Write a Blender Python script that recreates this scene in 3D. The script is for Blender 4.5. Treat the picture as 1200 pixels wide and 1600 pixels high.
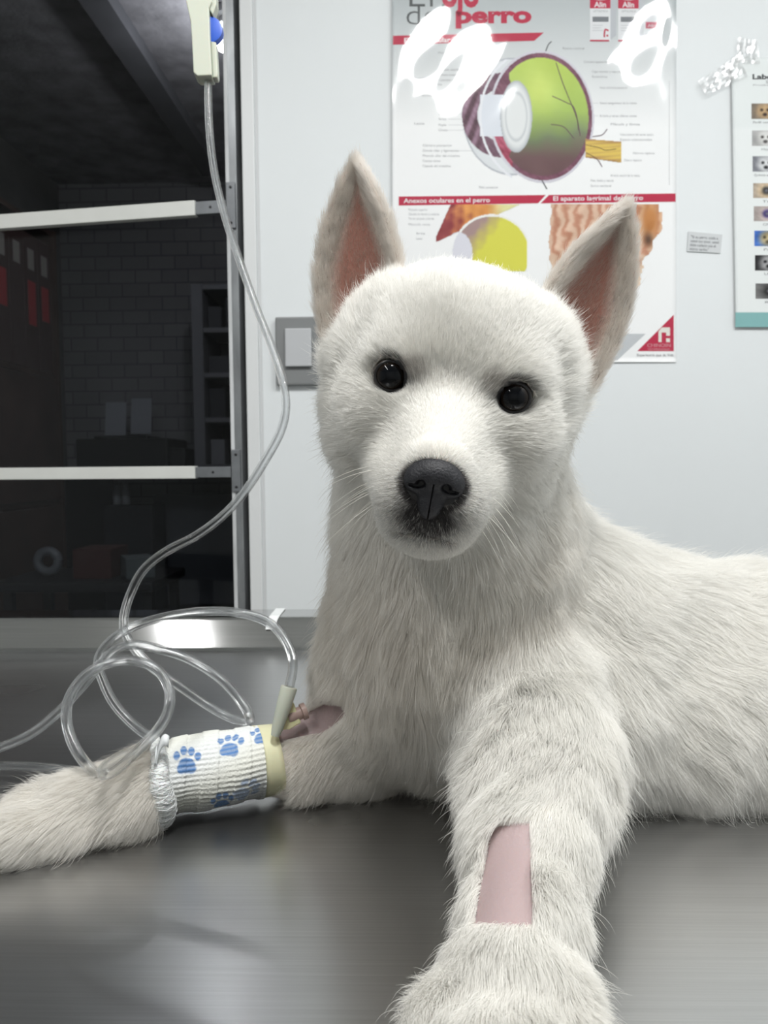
import bpy, bmesh, math, random
import numpy as np
from mathutils import Vector, Matrix, Euler
from mathutils.kdtree import KDTree

random.seed(7)
rng = np.random.default_rng(11)
for o in list(bpy.data.objects):
    bpy.data.objects.remove(o)
scene = bpy.context.scene
C = scene.collection

# ------------------------------------------------------------------ camera
TABLE = 0.86                      # height of the steel table top
CAM_H = TABLE + 0.22
FPX = 1200.0                      # focal length in pixels of a 1200x1600 frame
cam_data = bpy.data.cameras.new('camera')
cam_data.sensor_fit = 'VERTICAL'
cam_data.sensor_height = 32.0
cam_data.sensor_width = 24.0
cam_data.lens = 24.0
cam_data.clip_start = 0.01
cam_data.dof.use_dof = True
cam_data.dof.focus_distance = 0.39
cam_data.dof.aperture_fstop = 18.0
cam = bpy.data.objects.new('camera', cam_data)
C.objects.link(cam)
R_ = math.radians
cam_rot = Matrix.Rotation(R_(1.5), 3, 'Z') @ Matrix.Rotation(R_(90 - 3.4), 3, 'X') @ Matrix.Rotation(R_(-0.5), 3, 'Z')
cam.matrix_world = Matrix.Translation((0, 0, CAM_H)) @ cam_rot.to_4x4()
scene.camera = cam
CR = np.array(cam_rot)
CO = np.array([0.0, 0.0, CAM_H])

# ------------------------------------------------------------------ world, lamps, exposure
world = bpy.data.worlds.new('world')
scene.world = world
world.use_nodes = True
world.node_tree.nodes['Background'].inputs[0].default_value = (0.02, 0.02, 0.022, 1)
world.node_tree.nodes['Background'].inputs[1].default_value = 1.0

vs = scene.view_settings
vs.view_transform = 'Standard'
vs.look = 'None'
vs.exposure = 0.55
vs.gamma = 1.0
vs.use_curve_mapping = False
try:
    scene.cycles.max_bounces = 10
    scene.cycles.diffuse_bounces = 4
    scene.cycles.glossy_bounces = 5
    scene.cycles.transmission_bounces = 8
    scene.cycles.transparent_max_bounces = 12
    scene.cycles.caustics_reflective = False
    scene.cycles.caustics_refractive = False
    scene.cycles.sample_clamp_indirect = 6.0
except Exception:
    pass

CEIL = 2.36
#        name            x      y     size x  size y  power   (ceiling lamps: diffuser panel with an area lamp under it)
LAMPS = [('ceiling_lamp',  0.13, -0.03, 0.27, 0.34, 12.5, 'small square white ceiling lamp over the near edge of the exam table'),
         ('ceiling_lamp',  0.84,  0.13, 0.32, 0.14, 7.0, 'slim white ceiling lamp beside the right wall'),
         ('ceiling_lamp', -0.78, -0.35, 0.11, 1.10, 9.0, 'long narrow white ceiling lamp on the left of the room')]

# ------------------------------------------------------------------ helpers
def ray(px, py):
    v = np.array([(px - 600.0) / FPX, -(py - 800.0) / FPX, -1.0])
    return CR @ v
def P(px, py, d):
    """the point of the place seen at (px, py) at distance d along the view axis"""
    return CO + ray(px, py) * d
def onplane(px, py, axis, val):
    v = ray(px, py)
    t = (val - CO[axis]) / v[axis]
    return CO + v * t
WALL_Y = 1.25
def Wp(px, py, y=None):
    return onplane(px, py, 1, WALL_Y if y is None else y)
def Tp(px, py, z=0.0):
    return onplane(px, py, 2, TABLE + z)
def project(p):
    q = (np.asarray(p) - CO) @ CR
    z = -q[..., 2]
    return np.stack([600 + FPX * q[..., 0] / z, 800 - FPX * q[..., 1] / z, z], -1)
def dpt(px, py, z):
    """distance at which the pixel ray is z above the table"""
    v = ray(px, py)
    return (TABLE + z - CO[2]) / v[2]

def srgb(r, g=None, b=None):
    if g is None: r, g, b = r
    f = lambda c: (c / 255.0 / 12.92) if c / 255.0 <= 0.04045 else ((c / 255.0 + 0.055) / 1.055) ** 2.4
    return (f(r), f(g), f(b), 1.0)

MATS = {}
def mat(name, col=(0.8, 0.8, 0.8, 1), rough=0.5, metal=0.0, spec=0.5, coat=0.0, coat_rough=0.05, trans=0.0, ior=1.45,
        bump=0.0, bscale=50.0, noise=0.0, nscale=8.0, emit=None, estr=0.0, sss=0.0, stretch=None, coatior=1.5):
    if name in MATS: return MATS[name]
    m = bpy.data.materials.new(name); m.use_nodes = True
    nt = m.node_tree; b = nt.nodes['Principled BSDF']
    col = tuple(col) if len(col) == 4 else (*col, 1.0)
    b.inputs['Base Color'].default_value = col
    b.inputs['Roughness'].default_value = rough
    b.inputs['Metallic'].default_value = metal
    b.inputs['Specular IOR Level'].default_value = spec
    b.inputs['Coat Weight'].default_value = coat
    b.inputs['Coat Roughness'].default_value = coat_rough
    b.inputs['Transmission Weight'].default_value = trans
    b.inputs['IOR'].default_value = ior
    if sss:
        b.inputs['Subsurface Weight'].default_value = sss
        b.inputs['Subsurface Scale'].default_value = 0.004
    if emit is not None:
        b.inputs['Emission Color'].default_value = emit if len(emit) == 4 else (*emit, 1)
        b.inputs['Emission Strength'].default_value = estr
    tc = nt.nodes.new('ShaderNodeTexCoord')
    src = tc.outputs['Object']
    if stretch:
        mp = nt.nodes.new('ShaderNodeMapping'); mp.inputs['Scale'].default_value = stretch
        nt.links.new(src, mp.inputs[0]); src = mp.outputs[0]
    if noise:
        n = nt.nodes.new('ShaderNodeTexNoise'); n.inputs['Scale'].default_value = nscale; n.inputs['Detail'].default_value = 6
        nt.links.new(src, n.inputs['Vector'])
        mr = nt.nodes.new('ShaderNodeMapRange')
        mr.inputs[1].default_value = 0.3; mr.inputs[2].default_value = 0.7
        mr.inputs[3].default_value = 1 - noise; mr.inputs[4].default_value = 1 + noise
        nt.links.new(n.outputs['Fac'], mr.inputs[0])
        mx = nt.nodes.new('ShaderNodeMix'); mx.data_type = 'RGBA'; mx.blend_type = 'MULTIPLY'
        mx.inputs[0].default_value = 1.0; mx.inputs[6].default_value = col
        nt.links.new(mr.outputs[0], mx.inputs[7]); nt.links.new(mx.outputs[2], b.inputs['Base Color'])
    if bump:
        n = nt.nodes.new('ShaderNodeTexNoise'); n.inputs['Scale'].default_value = bscale; n.inputs['Detail'].default_value = 5
        nt.links.new(src, n.inputs['Vector'])
        bp = nt.nodes.new('ShaderNodeBump'); bp.inputs['Strength'].default_value = bump; bp.inputs['Distance'].default_value = 0.002
        nt.links.new(n.outputs['Fac'], bp.inputs['Height']); nt.links.new(bp.outputs[0], b.inputs['Normal'])
    MATS[name] = m
    return m
def attr_mat(name, attr='Col', rough=0.5, spec=0.5, coat=0.0, coat_rough=0.03, bump=0.0, bscale=300, sss=0.0):
    m = mat(name, rough=rough, spec=spec, coat=coat, coat_rough=coat_rough, bump=bump, bscale=bscale, sss=sss)
    nt = m.node_tree
    a = nt.nodes.new('ShaderNodeAttribute'); a.attribute_name = attr
    nt.links.new(a.outputs['Color'], nt.nodes['Principled BSDF'].inputs['Base Color'])
    return m

def link(name, me, m=None, parent=None, smooth=False):
    o = bpy.data.objects.new(name, me); C.objects.link(o)
    if m is not None:
        for mm in (m if isinstance(m, (list, tuple)) else [m]): me.materials.append(mm)
    if parent is not None:
        o.parent = parent
        o.matrix_parent_inverse = parent_world(parent).inverted()
    if smooth and hasattr(me, 'polygons'):
        me.polygons.foreach_set('use_smooth', [True] * len(me.polygons))
    return o
def parent_world(p):
    mw = p.matrix_basis.copy()
    if p.parent: mw = parent_world(p.parent) @ p.matrix_parent_inverse @ mw
    return mw
def pydata(name, verts, faces, m=None, parent=None, smooth=False, cols=None):
    me = bpy.data.meshes.new(name)
    verts = np.asarray(verts, dtype=np.float32)
    me.from_pydata(verts.tolist(), [], faces if isinstance(faces, list) else faces.tolist())
    me.update()
    if cols is not None:
        a = me.color_attributes.new('Col', 'FLOAT_COLOR', 'POINT')
        c = np.ones((len(verts), 4), np.float32); c[:, :3] = np.asarray(cols)[:, :3]
        a.data.foreach_set('color', c.ravel())
    return link(name, me, m, parent, smooth)
def big_mesh(name, V, Q, m, parent=None, cols=None):
    """quads as a numpy array, quicker than from_pydata"""
    me = bpy.data.meshes.new(name)
    me.vertices.add(len(V)); me.vertices.foreach_set('co', np.asarray(V, np.float32).ravel())
    k = Q.shape[1]
    me.loops.add(Q.size); me.loops.foreach_set('vertex_index', Q.astype(np.int32).ravel())
    me.polygons.add(len(Q)); me.polygons.foreach_set('loop_start', np.arange(0, Q.size, k, dtype=np.int32))
    me.update(calc_edges=True); me.validate()
    if cols is not None:
        a = me.color_attributes.new('Col', 'FLOAT_COLOR', 'POINT')
        c = np.ones((len(V), 4), np.float32); c[:, :3] = cols[:, :3]
        a.data.foreach_set('color', c.ravel())
    return link(name, me, m, parent, True)

def empty(name, loc=(0, 0, 0)):
    o = bpy.data.objects.new(name, None); C.objects.link(o); o.location = Vector(loc); o.empty_display_size = 0.05
    return o
def tag(o, label=None, cat=None, group=None, kind=None):
    if label: o['label'] = label
    if cat: o['category'] = cat
    if group: o['group'] = group
    if kind: o['kind'] = kind
    return o

class MB:
    """collects simple solids, then links them as one mesh"""
    def __init__(s): s.v = []; s.f = []; s.c = []
    def add(s, v, f, col=None):
        n = len(s.v); s.v += [tuple(map(float, p)) for p in v]; s.f += [[i + n for i in q] for q in f]
        s.c += [(col or (0.8, 0.8, 0.8))[:3]] * len(v)
    def box(s, lo, hi, bev=0.0, rot=None, pivot=None, col=None):
        lo = np.array(lo, float); hi = np.array(hi, float)
        bm = bmesh.new(); bmesh.ops.create_cube(bm, size=1.0)
        for v in bm.verts: v.co = Vector(((lo + hi) / 2 + np.array(v.co) * (hi - lo)).tolist())
        if bev: bmesh.ops.bevel(bm, geom=bm.edges[:], offset=bev, segments=2, affect='EDGES', profile=0.6)
        if rot is not None:
            pv = Vector(pivot if pivot is not None else ((lo + hi) / 2).tolist())
            bmesh.ops.rotate(bm, verts=bm.verts[:], cent=pv, matrix=rot)
        bm.verts.index_update()
        s.add([v.co for v in bm.verts], [[v.index for v in f.verts] for f in bm.faces], col); bm.free()
    def tube(s, pts, r, n=12, caps=True, col=None, flip=False):
        v, f = sweep(pts, r, n, caps)
        if flip: f = [q[::-1] for q in f]
        s.add(v, f, col)
    def lathe(s, prof, c=(0, 0, 0), axis=(0, 0, 1), n=24, col=None):
        """prof: (radius, height) pairs along axis from c"""
        ax = Vector(axis).normalized(); a = ax.orthogonal().normalized(); b = ax.cross(a)
        v = []; f = []
        for r, h in prof:
            for i in range(n):
                t = 2 * math.pi * i / n
                v.append(Vector(c) + ax * h + (a * math.cos(t) + b * math.sin(t)) * r)
        for j in range(len(prof) - 1):
            for i in range(n):
                k = (i + 1) % n
                f.append([j * n + i, j * n + k, (j + 1) * n + k, (j + 1) * n + i])
        f.append(list(range(n))[::-1]); f.append([(len(prof) - 1) * n + i for i in range(n)])
        s.add(v, f, col)
    def prism(s, outline, ext, col=None):
        n = len(outline); ext = np.array(ext, float)
        v = [np.array(p, float) for p in outline] + [np.array(p, float) + ext for p in outline]
        f = [list(range(n)), list(range(n, 2 * n))[::-1]] + [[i, i + n, (i + 1) % n + n, (i + 1) % n] for i in range(n)]
        s.add(v, f, col)
    def build(s, name, m, parent=None, smooth=False, cols=False):
        o = pydata(name, s.v, s.f, m, parent, smooth, s.c if cols else None)
        bm = bmesh.new(); bm.from_mesh(o.data); bmesh.ops.recalc_face_normals(bm, faces=bm.faces[:]); bm.to_mesh(o.data); bm.free()
        if smooth:
            try: o.data.set_sharp_from_angle(angle=R_(40))
            except Exception: pass
        return o
def catmull(pts, sub=10):
    p = np.array(pts, float); p = np.vstack([2 * p[0] - p[1], p, 2 * p[-1] - p[-2]])
    out = []
    for i in range(1, len(p) - 2):
        for k in range(sub):
            t = k / sub
            out.append(0.5 * ((2 * p[i]) + (-p[i - 1] + p[i + 1]) * t + (2 * p[i - 1] - 5 * p[i] + 4 * p[i + 1] - p[i + 2]) * t * t
                              + (-p[i - 1] + 3 * p[i] - 3 * p[i + 1] + p[i + 2]) * t ** 3))
    out.append(p[-2]); return np.array(out)
def sweep(pts, r, n=12, caps=True):
    p = np.array(pts, float); m = len(p)
    rr = np.full(m, r, float) if np.isscalar(r) else np.asarray(r, float)
    T = np.gradient(p, axis=0); T /= np.linalg.norm(T, axis=1)[:, None] + 1e-12
    a = np.cross(T[0], [0.0, 0.0, 1.0])
    if np.linalg.norm(a) < 1e-3: a = np.cross(T[0], [0.0, 1.0, 0.0])
    a /= np.linalg.norm(a); V = []
    for i in range(m):
        a = a - T[i] * np.dot(a, T[i]); a /= np.linalg.norm(a); b = np.cross(T[i], a)
        for k in range(n):
            t = 2 * math.pi * k / n
            V.append(p[i] + (a * math.cos(t) + b * math.sin(t)) * rr[i])
    F = [[j * n + k, j * n + (k + 1) % n, (j + 1) * n + (k + 1) % n, (j + 1) * n + k] for j in range(m - 1) for k in range(n)]
    if caps: F += [list(range(n))[::-1], [(m - 1) * n + k for k in range(n)]]
    return V, F
def dup(root):
    r = root.copy(); C.objects.link(r)
    for ch in [c for c in bpy.data.objects if c.parent == root]:
        d = dup(ch); d.parent = r
    return r
# ================================================================== the room
wall_m = mat('wall_paint', srgb(227, 231, 233), rough=0.55, bump=0.25, bscale=9, noise=0.012, nscale=3)
ceil_m = mat('ceiling_paint', srgb(225, 226, 224), rough=0.8)
floor_m = mat('floor_tile', srgb(150, 148, 142), rough=0.35, noise=0.08, nscale=5)
XR, XL, YB = 1.15, -2.3, -1.9
JX0 = Wp(397, 500)[0]           # the door jamb
J_L, J_R = Wp(384, 500)[0], Wp(408, 500)[0]
def struct(name, lo, hi, m, bev=0.0):
    b = MB(); b.box(lo, hi, bev); return tag(b.build(name, m), kind='structure')
struct('floor', (XL, YB, -0.1), (XR, 5.2, 0), floor_m)
struct('ceiling', (XL, YB, CEIL), (XR, WALL_Y + 0.12, CEIL + 0.1), ceil_m)
struct('wall_back', (J_R + 0.001, WALL_Y, 0), (XR, WALL_Y + 0.12, CEIL), wall_m)
struct('wall_left', (XL - 0.1, YB, 0), (XL, WALL_Y + 0.12, CEIL), wall_m)
struct('wall_right', (XR, YB, 0), (XR + 0.1, WALL_Y + 0.12, CEIL), wall_m)
struct('wall_front', (XL - 0.1, YB - 0.1, 0), (XR + 0.1, YB, CEIL), mat('wall_front_paint', srgb(215, 215, 212), rough=0.8))
OPEN_L = J_L - 0.92
struct('wall_back', (XL, WALL_Y, 0), (OPEN_L - 0.03, WALL_Y + 0.12, CEIL), wall_m).name = 'wall_back_left'
struct('wall_back_top', (OPEN_L - 0.03, WALL_Y, 2.22), (J_R + 0.001, WALL_Y + 0.12, CEIL), wall_m)

# ---- ceiling lamps
for nm, x, y, sx, sy, pw, lab in LAMPS:
    b = MB(); b.box((x - sx / 2 - 0.02, y - sy / 2 - 0.02, CEIL - 0.035), (x + sx / 2 + 0.02, y + sy / 2 + 0.02, CEIL - 0.001), 0.004)
    lp = b.build(nm, mat('lamp_housing', srgb(240, 240, 240), rough=0.4))
    tag(lp, lab, 'lamp')
    ld = bpy.data.lights.new('lamp_light', 'AREA'); ld.shape = 'RECTANGLE'; ld.size = sx; ld.size_y = sy; ld.energy = pw; ld.color = (1.0, 1.0, 0.985)
    lo_ = bpy.data.objects.new('lamp_light', ld); C.objects.link(lo_); lo_.location = (x, y, CEIL - 0.040)

# ---- door jamb and glazed door, standing a little ajar away from the room
white_m = mat('jamb_paint', srgb(222, 224, 225), rough=0.4, bump=0.2, bscale=6)
b = MB()
b.box((J_L, WALL_Y - 0.006, 0), (J_R - 0.0045, WALL_Y + 0.12, 2.22), 0.002)
b.box((J_R - 0.0045, WALL_Y + 0.003, 0), (J_R + 0.001, WALL_Y + 0.12, 2.22))
b.box((OPEN_L - 0.03, WALL_Y - 0.006, 0), (OPEN_L, WALL_Y + 0.12, 2.22), 0.002)
b.box((OPEN_L, WALL_Y - 0.006, 2.18), (J_L, WALL_Y + 0.12, 2.22))
tag(b.build('trim_1', white_m), kind='structure')
gap_m = mat('shadow_gap', srgb(14, 14, 16), rough=0.6)  # black strip that paints in the shaded gap beside the jamb
b = MB(); b.box((J_L - 0.020, WALL_Y + 0.045, 0), (J_L, WALL_Y + 0.12, 2.18)); tag(b.build('shadow_gap_strip', gap_m), kind='structure')
door = empty('door_1', (J_L - 0.010, WALL_Y + 0.01, 0)); tag(door, kind='structure')
door.rotation_euler.z = R_(-8.5)
DR = Matrix.Translation(door.location) @ Matrix.Rotation(R_(-8.5), 4, 'Z')
def door_local(px, py):
    """point of the door plane seen at a pixel, in the door's own axes"""
    n = np.array(DR.to_3x3() @ Vector((0, 1, 0))); o = np.array(DR.translation)
    v = ray(px, py); t = np.dot(o - CO, n) / np.dot(v, n)
    return np.array(DR.inverted() @ Vector((CO + v * t).tolist()))
def dpart(name, mb, m, parent=door, smooth=False):
    o = mb.build(name, m, None, smooth); o.parent = parent; return o
alu = mat('worn_aluminium', srgb(150, 153, 156), rough=0.35, metal=0.6, noise=0.30, nscale=9, stretch=(3, 3, 1))
alu_e = mat('peeled_edge', srgb(205, 207, 209), rough=0.5, noise=0.25, nscale=14, stretch=(1, 1, 0.5))
x362 = door_local(362, 500)[0]; x378 = door_local(378, 500)[0]
b = MB(); b.box((x362, -0.012, 0.02), (x378, 0.028, 2.16), 0.001); dpart('stile', b, alu)
b = MB(); b.box((x362 - 0.0005, -0.0135, 0.02), (x362 + 0.0055, -0.0005, 2.16), 0.001); dpart('stile', b, alu_e)
DW = -0.86
b = MB(); b.box((DW, -0.012, 0.02), (DW + 0.03, 0.028, 2.16), 0.001); dpart('stile', b, alu)
b = MB(); b.box((DW + 0.03, -0.012, 0.02), (x362, 0.028, 0.10)); b.box((DW + 0.03, -0.012, 2.11), (x362, 0.028, 2.16)); dpart('rail', b, alu)
bar_m = mat('bar_paint', srgb(225, 226, 222), rough=0.4, noise=0.03, nscale=20)
brk_m = mat('bracket_steel', srgb(128, 131, 135), rough=0.4, metal=0.5, noise=0.15, nscale=40)
scr_m = mat('screw_head', srgb(60, 60, 62), rough=0.4, metal=0.8)
for (pl, pr, hpx, t0, t1) in [((0, 352), (312, 331), 22, 290, 361), ((0, 741), (312, 737), 19, 703, 768)]:
    zl = door_local(*pl)[2]; zr = door_local(*pr)[2]; hh = hpx / FPX * 1.29 / 2
    zc = (zl + zr) / 2
    xr = door_local(pr[0], pr[1])[0]
    b = MB(); b.box((DW + 0.03, -0.020, zc - hh), (xr, -0.006, zc + hh), 0.0012); bar = dpart('crossbar', b, bar_m)
    b = MB(); b.box((xr, -0.017, zc - hh * 0.85), (x362 - 0.0005, -0.006, zc + hh * 0.85), 0.0008)
    za = door_local(366, t0)[2]; zb = door_local(366, t1)[2]
    b.box((x362 + 0.001, -0.0165, zb), (x378 - 0.002, -0.0125, za), 0.0008)
    br = dpart('bracket', b, brk_m, bar)
    for (sx, sz) in [((x362 + x378) / 2, za - 0.008), ((x362 + x378) / 2, zb + 0.008), ((xr + x362) / 2, zc)]:
        b = MB(); b.lathe([(0.0022, 0), (0.0022, 0.001), (0.001, 0.0014)], (sx, -0.0166, sz), (0, -1, 0), 10); dpart('screw', b, scr_m, bar)
# thin pane
gm = bpy.data.materials.new('pane_glass'); gm.use_nodes = True
nt = gm.node_tree; nt.nodes.remove(nt.nodes['Principled BSDF'])
g1 = nt.nodes.new('ShaderNodeBsdfTransparent'); g1.inputs[0].default_value = (0.80, 0.82, 0.84, 1)
g2 = nt.nodes.new('ShaderNodeBsdfGlossy'); g2.inputs['Roughness'].default_value = 0.04
fr = nt.nodes.new('ShaderNodeFresnel'); fr.inputs[0].default_value = 1.28
ms = nt.nodes.new('ShaderNodeMixShader')
nt.links.new(fr.outputs[0], ms.inputs[0]); nt.links.new(g1.outputs[0], ms.inputs[1]); nt.links.new(g2.outputs[0], ms.inputs[2])
nt.links.new(ms.outputs[0], nt.nodes['Material Output'].inputs['Surface'])
b = MB(); b.box((DW + 0.03, 0.006, 0.10), (x362, 0.010, 2.11)); dpart('pane', b, gm)

# ---- dark room behind the door
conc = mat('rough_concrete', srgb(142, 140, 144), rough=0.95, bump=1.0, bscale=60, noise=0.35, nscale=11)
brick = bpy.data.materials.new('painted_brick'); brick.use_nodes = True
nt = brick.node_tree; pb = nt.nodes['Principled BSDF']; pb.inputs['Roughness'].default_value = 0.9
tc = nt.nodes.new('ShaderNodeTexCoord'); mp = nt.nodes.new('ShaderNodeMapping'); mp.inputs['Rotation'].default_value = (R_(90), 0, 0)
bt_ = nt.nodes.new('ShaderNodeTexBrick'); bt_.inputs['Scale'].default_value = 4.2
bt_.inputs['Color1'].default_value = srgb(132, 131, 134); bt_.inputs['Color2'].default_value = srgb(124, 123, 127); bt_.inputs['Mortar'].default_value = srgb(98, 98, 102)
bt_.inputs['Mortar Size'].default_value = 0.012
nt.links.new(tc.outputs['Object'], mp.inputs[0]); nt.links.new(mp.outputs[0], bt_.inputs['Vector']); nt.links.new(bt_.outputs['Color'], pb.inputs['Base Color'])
FAR = 3.45; BX0 = onplane(98, 500, 1, FAR)[0]
BCE = CEIL - 0.02
def bstruct(name, lo, hi, m): return struct(name, lo, hi, m)
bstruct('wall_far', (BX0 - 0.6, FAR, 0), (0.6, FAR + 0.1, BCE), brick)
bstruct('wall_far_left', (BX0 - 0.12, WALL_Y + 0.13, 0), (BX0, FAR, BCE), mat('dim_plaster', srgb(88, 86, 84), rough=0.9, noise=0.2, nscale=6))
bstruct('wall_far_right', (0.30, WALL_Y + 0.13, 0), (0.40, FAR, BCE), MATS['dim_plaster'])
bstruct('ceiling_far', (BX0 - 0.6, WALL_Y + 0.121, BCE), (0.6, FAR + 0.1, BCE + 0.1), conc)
a_ = onplane(350, 14, 2, BCE)
b = MB(); b.lathe([(0.03, 0), (0.03, 0.02), (0.016, 0.025), (0.016, 0.04)], (a_[0], a_[1], BCE), (0, 0, -1), 20)
bl = empty('bare_bulb', (a_[0], a_[1], BCE - 0.05)); tag(bl, 'dim bare bulb on the concrete ceiling behind the door stile', 'lamp')
b.build('holder', mat('bulb_holder', srgb(200, 200, 200), rough=0.5), bl, True)
b = MB(); b.lathe([(0.012, 0.04), (0.020, 0.055), (0.028, 0.075), (0.028, 0.09), (0.018, 0.108), (0.004, 0.114)], (a_[0], a_[1], BCE), (0, 0, -1), 24)
b.build('bulb', mat('bulb_glow', (1, 1, 1, 1), emit=(1, 1, 1), estr=5.0), bl, True)
pl = bpy.data.lights.new('bulb_light', 'POINT'); pl.energy = 3.2; pl.shadow_soft_size = 0.03
plo = bpy.data.objects.new('bulb_light', pl); C.objects.link(plo); plo.location = (a_[0], a_[1], BCE - 0.16)
# concrete beam running across the far ceiling
p0 = onplane(140, 0, 2, BCE); p1 = onplane(300, 235, 2, BCE); w0 = onplane(185, 0, 2, BCE)
dv = (p1 - p0); dv[2] = 0; dv /= np.linalg.norm(dv); side = np.array([dv[1], -dv[0], 0]) * abs(np.dot(w0 - p0, [dv[1], -dv[0], 0]))
p0 = p0 - dv * 0.7; p0[1] = max(p0[1], WALL_Y + 0.14); p1 = p1 + dv * 0.15
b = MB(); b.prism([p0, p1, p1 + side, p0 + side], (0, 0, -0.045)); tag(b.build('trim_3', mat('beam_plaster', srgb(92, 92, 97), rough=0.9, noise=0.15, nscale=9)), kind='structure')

wood = mat('dark_wood', srgb(72, 52, 46), rough=0.6, noise=0.3, nscale=7, stretch=(6, 1, 1))
# bookcase on the left, with binders
BXF = BX0 + 0.03
yb0, yb1 = 1.90, 2.85
bk = empty('bookcase', (BX0 + 0.02, (yb0 + yb1) / 2, 0)); tag(bk, 'dark brown wooden bookcase against the left wall behind the glass', 'bookcase')
zt = CAM_H + 0.87
b = MB(); b.box((BX0 + 0.005, yb0, 0), (BX0 + 0.022, yb1, zt)); b.build('back_panel', wood, bk)
for y in (yb0, yb1 - 0.018):
    b = MB(); b.box((BX0 + 0.022, y, 0), (BX0 + 0.25, y + 0.018, zt)); b.build('side_panel', wood, bk)
for z in (0.05, 0.50, 0.95, CAM_H + 0.33, zt - 0.018):
    b = MB(); b.box((BX0 + 0.022, yb0 + 0.018, z), (BX0 + 0.24, yb1 - 0.018, z + 0.018)); b.build('shelf', wood, bk)
for z0, z1 in ((0.07, 0.50), (0.52, 0.95), (0.97, CAM_H + 0.33)):
    b = MB(); b.box((BX0 + 0.235, yb0 + 0.02, z0), (BX0 + 0.25, yb1 - 0.02, z1 - 0.005), 0.002); b.build('door', wood, bk)
bind_m = mat('binder_board', srgb(70, 50, 48), rough=0.6); red_m = mat('binder_red', srgb(165, 50, 55), rough=0.5); lab_m = mat('binder_label', srgb(150, 145, 140), rough=0.7)
nb = 9; wdt = (yb1 - yb0 - 0.06) / nb
ords = ['nearest', 'second nearest', 'third nearest', 'fourth', 'middle', 'sixth', 'third farthest', 'second farthest', 'farthest']
for i in range(nb):
    y = yb0 + 0.025 + i * wdt
    t = empty('binder', (BX0 + 0.15, y + wdt / 2, CAM_H + 0.348))
    tag(t, 'dark binder with a red spine strip, ' + ords[i] + ' in the row on the bookcase', 'binder', 'binders on the bookcase behind the glass')
    zz = CAM_H + 0.349
    b = MB(); b.box((BX0 + 0.03, y + 0.002, zz), (BX0 + 0.24, y + wdt - 0.003, zz + 0.46), 0.002); b.build('cover', bind_m, t)
    b = MB(); b.box((BX0 + 0.2395, y + wdt * 0.3, zz + 0.34), (BX0 + 0.2415, y + wdt * 0.72, zz + 0.41)); b.build('label', lab_m, t)
    if i % 4 != 2:
        b = MB(); b.box((BX0 + 0.2395, y + wdt * 0.25, zz + 0.12 + 0.03 * (i % 3)), (BX0 + 0.2415, y + wdt * 0.78, zz + 0.30)); b.build('spine_strip', red_m, t)
# counter with printer, papers, glass cabinet
ctz = CAM_H - 0.005
cx0 = onplane(102, 730, 1, 3.0)[0]; cx1 = onplane(345, 730, 1, 3.0)[0] + 0.25
ct = empty('counter', ((cx0 + cx1) / 2, 3.2, 0)); tag(ct, 'dark open counter at the far wall carrying the printer', 'counter')
dark = mat('dark_laminate', srgb(26, 26, 29), rough=0.6)
b = MB(); b.box((cx0, 2.95, ctz - 0.03), (cx1, FAR - 0.005, ctz), 0.002); b.build('worktop', dark, ct)
b = MB(); b.box((cx0, 2.95, ctz - 0.62), (cx1, FAR - 0.005, ctz - 0.59)); b.build('shelf', dark, ct)
for xx in (cx0, cx1 - 0.02):
    b = MB(); b.box((xx, 2.95, 0), (xx + 0.02, FAR - 0.005, ctz - 0.03)); b.build('side_panel', dark, ct)
pr = empty('printer', (*onplane(200, 727, 1, 3.1)[:2], ctz)); tag(pr, 'black printer standing on the counter behind the glass', 'printer')
blk = mat('black_plastic', srgb(16, 16, 18), rough=0.45)
xa = onplane(118, 700, 1, 3.02)[0]; xb = onplane(262, 700, 1, 3.02)[0]; xc = onplane(286, 700, 1, 3.02)[0]
b = MB(); b.box((xa, 3.02, ctz), (xb, 3.30, ctz + 0.125), 0.008); b.build('body', blk, pr)
b = MB(); b.box((xb, 3.04, ctz), (xc, 3.28, ctz + 0.085), 0.006); b.build('paper_tray', blk, pr)
b = MB(); b.box((xa + 0.05, 3.08, ctz + 0.125), (xb - 0.1, 3.26, ctz + 0.137), 0.004); b.build('lid', blk, pr)
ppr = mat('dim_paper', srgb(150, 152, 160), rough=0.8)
def leaning(px0, px1, py0, py1, y, name, label, m, cat):
    a = onplane(px0, py1, 1, y); c = onplane(px1, py0, 1, y + 0.03)
    b = MB(); b.box((a[0], y, a[2]), (c[0], y + 0.002, c[2]), rot=Matrix.Rotation(R_(-8), 3, 'X'), pivot=(a[0], y, a[2]))
    return tag(b.build(name, m), label, cat)
leaning(164, 199, 628, 680, 3.24, 'paper_sheet', 'pale sheet of paper leaning left behind the printer lid', ppr, 'paper')
leaning(204, 238, 622, 678, 3.27, 'paper_sheet', 'pale sheet of paper standing right of the other behind the printer', ppr, 'paper')
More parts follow.
